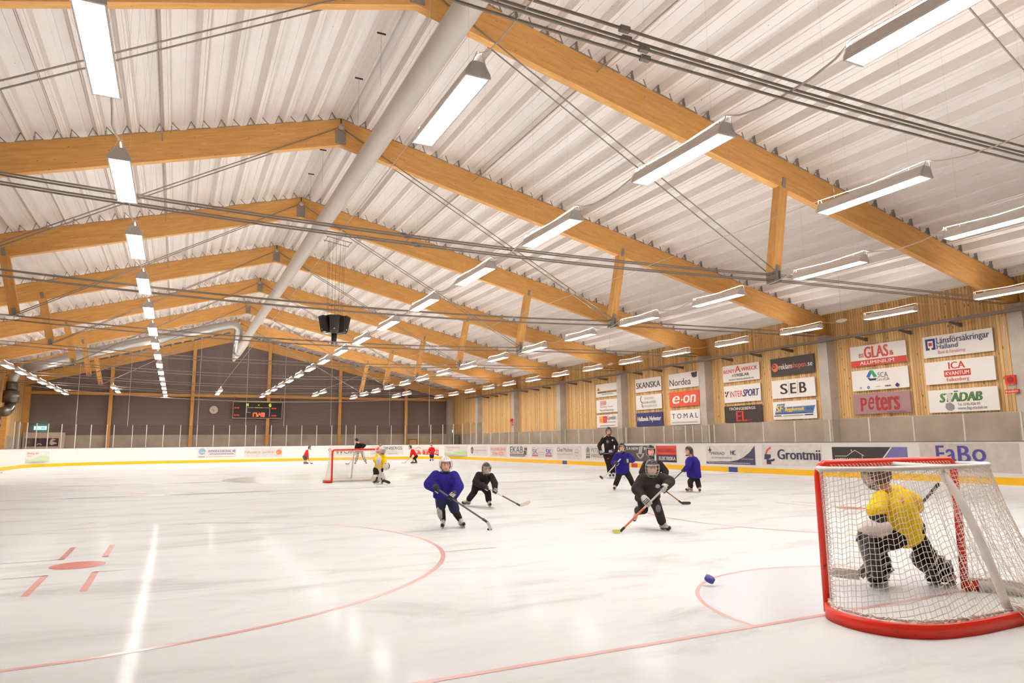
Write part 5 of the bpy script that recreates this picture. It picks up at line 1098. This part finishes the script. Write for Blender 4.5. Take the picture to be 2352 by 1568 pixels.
def make_stick(key, label, shaft, blade, tape=(60, 55, 52), goalie=False, lower=None, butt=(60, 55, 52)):
    ST = [Vector(q) for q in PEOPLE[key][1]]; a, h, e = ST[0], ST[2].copy(), ST[3].copy()
    if h.z < .03 or (h.z < .25 and e.z < .12): h.z = max(h.z, .05) if h.z > .03 else .04
    e.z = max(e.z, .035)
    t = thing('hockey_stick', label, 'hockey stick', tuple(h), 'hockey sticks')
    a, e = a-h, e-h; ax = a.normalized(); L = a.length; bl = e.normalized()
    s = bl.cross(ax).normalized(); w2 = ax.cross(s).normalized()
    def bar(name, p, q, ww, th, m, n1=None, n2=None):
        x = n1 or s; y = n2 or w2; b = MB()
        b.loft([[p+x*th*sx+y*ww*sy for sx, sy in ((-1, -1), (1, -1), (1, 1), (-1, 1))] for p in (p, q)]); return b.build(name, m, t)
    shm = simple('stick_%d_%d_%d' % shaft, shaft, rough=.4); ww = .0125; th = .009
    if goalie:
        bar('shaft', ax*.62, a, ww, th, shm); bar('paddle', Vector((0, 0, 0)), ax*.64, .042, .012, simple('stick_%d_%d_%d' % (lower or shaft), lower or shaft, rough=.4))
    else:
        if lower: bar('shaft', Vector((0, 0, 0)), ax*L*.5, ww, th, simple('stick_%d_%d_%d' % lower, lower, rough=.4)); bar('shaft', ax*L*.5, a, ww, th, shm)
        else: bar('shaft', Vector((0, 0, 0)), a, ww, th, shm)
    bar('butt_tape', a-ax*.12, a+ax*.005, ww+.003, th+.003, simple('tape_%d' % butt[0], butt, rough=.8))
    BL = e.length; hgt = .05 if goalie else .035; b = MB(); rings = []
    up = (Z3-bl*Z3.dot(bl)); up = up.normalized()
    for i in range(9):
        u = i/8; c = bl*(BL*u)+s*(.03*u*u); hh = hgt*(1 if u < .85 else 1-.5*(u-.85)/.15)
        rings.append([c+s*.007-up*hh*.85, c+s*.007+up*hh, c-s*.007+up*hh, c-s*.007-up*hh*.85])
    b.loft(rings); b.build('blade', simple('blade_%d_%d_%d' % blade, blade, rough=.5), t)
    bar('heel_tape', ax*.0, ax*.09, ww+.004, th+.004, simple('tape_%d' % tape[0], tape, rough=.8))
    return t
Z3 = Vector((0, 0, 1))
def patch(info, name, c, w_, h_, rgb, nrm, elems=None):
    """thin badge sewn on cloth at c (local), facing nrm"""
    body = info['body']; n = nrm.normalized(); up_ = (info['sp']-n*info['sp'].dot(n)).normalized(); rt_ = up_.cross(n).normalized()
    b = MB(); N_ = 14; ring_ = [c+rt_*w_*math.cos(2*PI*q/N_)+up_*h_*math.sin(2*PI*q/N_) for q in range(N_)]
    b.loft([[p_-n*.02 for p_ in ring_], [p_+n*.006 for p_ in ring_]]); return b.build(name, simple('badge_%d_%d_%d' % rgb, rgb, rough=.7), body)
BLUE = (47, 36, 126); SHORT = (44, 48, 76); WG = (196, 188, 184)
_, I = make_person('blue_white', 'child player in a big blue jersey and white helmet, carrying a stick in the middle', BLUE, SHORT, BLACKC, (205, 196, 192), (236, 232, 230), (44, 40, 44), k=.95, cage='chin', bag=1.18, vox=.010, bib=True, hem=.10, slv=1.12)
J = I['J']
for i_, sgn in (('1', 1),):
    kn, an = J['K1'], J['A1']; u_ = (kn-an).normalized(); b = MB(); b.ell(kn.lerp(an, .42)+I['F']*.04+I['lat']*-.03, (.055, .045, .14), 12, 10, Matrix((I['lat'], I['F'], u_)).transposed()); b.build('shin_guard', simple('shin_guard_grey', (186, 178, 172), rough=.4, noise=.35, nscale=25), _, True)
make_stick('blue_white', 'thin dark stick held by the blue player with the white helmet', (74, 52, 62), (226, 220, 214), tape=(70, 60, 62), butt=(40, 36, 90))
_, I = make_person('black_lean', 'child player in black bending forward, reaching a stick to the right', BLACKC, (40, 34, 34), BLACKC, (200, 188, 176), (56, 50, 50), (38, 34, 34), k=.95, cage='cage', vox=.011, shorts=False, hem=.14)
patch(I, 'chest_emblem', I['P'].lerp(I['SM'], .52)+I['fwd']*I['hw']*.72, .06, .03, (170, 166, 164), I['fwd'])
make_stick('black_lean', 'white and dark stick of the bending black player, pale taped blade', (214, 206, 200), (222, 212, 190), tape=(60, 40, 40), lower=(96, 60, 60), butt=(220, 215, 210))
_, I = make_person('black_cage', 'child player in black with a wire face cage skating towards the camera', (56, 49, 48), (54, 48, 47), BLACKC, (206, 200, 196), (44, 40, 40), (196, 190, 186), k=.98, cage='cage', bag=1.15, vox=.010, shorts=False, hem=.26, trim=(60, 54, 52))
patch(I, 'chest_badge', I['P'].lerp(I['SM'], .80)+I['fwd']*I['hw']*.74+I['lat']*.09, .038, .034, (196, 192, 190), I['fwd'])
J = I['J']; kn = J['K2']; b = MB(); b.ell(kn+I['F']*.05, (.05, .04, .06), 12, 8); b.build('knee_patch', simple('knee_grey', (110, 104, 102), rough=.6), _, True)
make_stick('black_cage', 'white and red stick with a yellow blade held low by the caged player', (206, 198, 190), (222, 224, 120), tape=(60, 54, 52), lower=(206, 92, 74), butt=(200, 190, 120))
_, I = make_person('black_behind', 'child player in black standing right behind the caged player', BLACKC, BLACKC, BLACKC, (60, 54, 52), (46, 42, 44), BLACKC, k=1.0, cage='chin', vox=.013, shorts=False, bib=True)
make_stick('black_behind', 'brown and black stick with black blade sticking out behind the caged player', (70, 56, 44), (58, 44, 50), lower=(150, 110, 60))
_, I = make_person('blue_black', 'child player in blue jersey and black helmet beside the coach', BLUE, BLACKC, BLACKC, (214, 200, 186), (40, 36, 38), (40, 36, 60), k=1.05, cage='chin', bag=1.12, vox=.014, shorts=False, bib=True, sglove='2', hem=.22)
make_stick('blue_black', 'pale wooden stick pointing down left from the blue player beside the coach', (226, 208, 170), (60, 46, 40), butt=(226, 208, 170), tape=(226, 208, 170))
_, I = make_person('coach', 'adult coach in black jacket and black trousers standing by the right boards', (42, 36, 35), (42, 37, 36), BLACKC, (205, 200, 196), (34, 30, 32), (44, 44, 70), k=1.42, cage='visor', vox=.016, shorts=False, hem=.08, bag=.88, slv=.86)
patch(I, 'chest_badge', I['P'].lerp(I['SM'], .82)+I['fwd']*I['hw']*.70+I['lat']*.13, .035, .03, (225, 222, 218), I['fwd'])
patch(I, 'chest_badge', I['P'].lerp(I['SM'], .76)+I['fwd']*I['hw']*.72-I['lat']*.08, .05, .06, (120, 116, 114), I['fwd'])
patch(I, 'pocket_badge', I['P'].lerp(I['J']['K1'], .35)+I['fwd']*.155-I['lat']*.08, .035, .02, (206, 60, 44), I['fwd'])
for sgn in (-1, 1):
    b = MB(); b.cap(I['SM']+I['lat']*sgn*.10+I['sp']*.055+I['fwd']*.045, I['SM']+I['lat']*sgn*.22+I['sp']*.0+I['fwd']*.075, .014, .012, 6); b.build('shoulder_stripe', simple('stripe_white', (225, 220, 216), rough=.6), _, True)
make_stick('coach', 'stick held level across the waist of the black coach', (150, 144, 138), (60, 54, 52))
_, I = make_person('girl', 'child player in long blue jersey and pink skates seen from the side', BLUE, BLACKC, BLACKC, (232, 170, 170), (44, 40, 42), (44, 40, 40), k=.98, cage='visor', bag=1.12, vox=.013, shorts=False, hair=(150, 112, 80), hem=.26)
make_stick('girl', 'black stick held by the blue player with pink skates', (52, 44, 46), (52, 46, 46))
REDJ = (226, 34, 24); PALE = (222, 206, 200)
FARK = dict(vox=.02, cage='chin')
_, I = make_person('red_left', 'far child in red jersey bending over a stick left of the far goal', (222, 52, 44), (96, 92, 100), PALE, (150, 74, 70), (60, 56, 60), (70, 62, 64), k=1.0, **FARK)
make_stick('red_left', 'thin stick of the red player left of the far goal', (170, 120, 96), (52, 46, 46))
_, I = make_person('checker', 'adult in black jacket and black and white checked trousers behind the far goal', (38, 33, 34), 'checker', BLACKC, (190, 180, 172), (40, 36, 38), (46, 42, 42), k=1.3, vox=.02, cage=None, shorts=False, hem=.05)
make_stick('checker', 'grey stick of the adult in checked trousers', (150, 140, 134), (80, 74, 72))
_, I = make_person('red_hidden', 'far child in red standing behind the yellow far goalie', REDJ, (52, 46, 48), PALE, (60, 54, 54), (56, 50, 52), (46, 42, 42), k=1.05, **FARK)
_, I = make_person('red_lean', 'far child in red leaning left over a long stick near the far boards', REDJ, BLACKC, {'1': PALE, '2': (44, 38, 38)}, (44, 38, 38), (40, 36, 38), (44, 38, 38), k=1.0, **FARK)
make_stick('red_lean', 'grey stick of the leaning red player near the far boards', (140, 132, 130), (206, 200, 196))
_, I = make_person('red_stand', 'far child in red standing upright before the red bar advert', REDJ, BLACKC, PALE, (46, 40, 40), (52, 46, 48), (40, 36, 36), k=1.05, **FARK)
make_stick('red_stand', 'short dark stick of the upright red player', (60, 54, 54), (44, 40, 40))
# goalies
YEL = (250, 208, 20); PADW = simple('goalie_pad_white', (226, 216, 210), rough=.5); PADK = simple('goalie_pad_black', (40, 34, 34), rough=.5); PADG = simple('goalie_pad_grey', (150, 144, 142), rough=.5)
def leg_pad(body, J, i, F, k, m, stripe, wd=.12, front=None):
    kn, an = J['K'+i], J['A'+i]; u_ = (kn-an).normalized(); f = front or F; f = (f-u_*f.dot(u_)).normalized(); s = u_.cross(f)
    b = MB(); rings = []
    for t_, w_, d_ in ((-.16, .6, .03), (-.10, .95, .05), (.1, 1, .06), (.5, .98, .06), (.85, 1, .07), (1.15, 1.05, .065), (1.42, .95, .05), (1.5, .7, .03)):
        c = an.lerp(kn, t_)+f*.075*k+(f*.05 if t_ < 0 else Z3*0)
        rings.append([c+s*wd*k*w_*ca+f*d_*k*sa for ca, sa in ((-1, -.6), (-.9, .5), (-.4, 1), (.4, 1), (.9, .5), (1, -.6), (.9, -1), (-.9, -1))])
    b.loft(rings); o = b.build('leg_pad', m, body); bv = o.modifiers.new('b', 'BEVEL'); bv.width = .012; bv.segments = 2
    b = MB(); rings = []
    for t_ in (-.08, .3, .7, 1.1, 1.4):
        c = an.lerp(kn, t_)+f*.145*k; rings.append([c+s*wd*k*x+f*y for x, y in ((-.35, -.02), (-.35, .006), (.05, .006), (.05, -.02))])
    b.loft(rings); b.build('pad_stripe', stripe, o)
    b = MB()
    for t_ in (.15, .5, .95):
        c = an.lerp(kn, t_); b.tube([c+s*wd*k*.9+f*.02, c+s*wd*k*.6-f*.075, c-s*wd*k*.6-f*.075, c-s*wd*k*.9+f*.02], .011, 6, True, None)
    b.build('pad_strap', PADG, o)
    return o
body, I = make_person('goalie_far', 'goalie in yellow jersey and white leg pads in front of the far goal', YEL, BLACKC, BLACKC, (210, 204, 200), (205, 196, 192), (220, 212, 208), k=1.05, cage='cage', vox=.013, shorts=True, goalie=True, bag=1.15, hem=.34)
J = I['J']
for i in '12': leg_pad(body, J, i, I['F'], 1.05, PADW, PADK, wd=.14)
b = MB(); c = J['W1'].lerp(J['E1'], .2)+I['F']*.07; R_ = Matrix((I['lat'], I['F'], I['sp'])).transposed(); b.ell(c, (.11, .045, .20), 14, 10, R_); b.build('blocker', PADW, body, True)
b = MB(); b.ell(J['W2']+I['F']*.05, (.13, .06, .16), 14, 10, R_); o = b.build('catcher', PADW, body, True)
b = MB(); b.tube([J['W2']+I['F']*.10+I['lat']*.1*math.cos(a)+Z3*.13*math.sin(a) for a in [q*.35 for q in range(-2, 8)]], .014, 6); b.build('catcher_trim', PADK, o, True)
make_stick('goalie_far', 'goalie stick with a black blade held by the far yellow goalie', (196, 190, 186), (46, 40, 40), goalie=True, lower=(190, 182, 178), butt=(220, 214, 210))
body, I = make_person('goalie_near', 'goalie in yellow jersey and black trousers seen through the near goal net', YEL, (42, 34, 32), (42, 34, 32), (190, 184, 180), (92, 64, 48), (216, 208, 202), k=1.02, cage='cage', vox=.010, shorts=False, goalie=True, bag=1.02, hem=.20)
J = I['J']
fr1 = (J['T1']-J['A1']); fr1.z = 0; fr1.normalize()
leg_pad(body, J, '1', I['F'], 1.0, PADK, PADW, front=(fr1*.8+I['F']*.4))
leg_pad(body, J, '2', I['F'], .95, PADK, PADG, front=Vector((I['F'].x, I['F'].y, .0)))
R_ = Matrix((I['lat'], I['F'], I['sp'])).transposed()
hd = (J['W1']-J['E1']).normalized()
b = MB(); b.ell(J['W1']+hd*.02+I['F']*.03, (.10, .13, .085), 16, 10, R_); b.ell(J['W1']+hd*.06+I['F']*.12, (.07, .09, .07), 12, 8, R_); o = b.build('catcher', PADW, body, True); bodymods(o, .01, 3)
b = MB(); c = J['W1']+hd*.08+I['F']*.16
for q in range(4): b.cap(c+I['lat']*(.03*(q-1.5))+Z3*.04, c+I['lat']*(.035*(q-1.5))+I['F']*.06-Z3*.05, .016, .013, 8)
b.build('catcher_fingers', PADK, o, True)
b = MB(); b.cap(J['E1'].lerp(J['W1'], .35), J['E1'].lerp(J['W1'], .75), .078, .07); b.build('cuff', PADK, body, True)
for sgn in (-1, 1):
    b = MB(); b.ell(I['SM']-I['fwd']*I['hw']*.46+I['lat']*sgn*.09-I['sp']*.05, (.06, .014, .026), 12, 8, R_); b.build('shoulder_print', simple('print_pink', (232, 130, 110), rough=.7), body, True)
make_stick('goalie_near', 'goalie stick with pale grey blade held by the near yellow goalie', (60, 50, 46), (176, 166, 156), goalie=True, lower=(120, 112, 106), butt=(48, 42, 40), tape=(48, 42, 40))
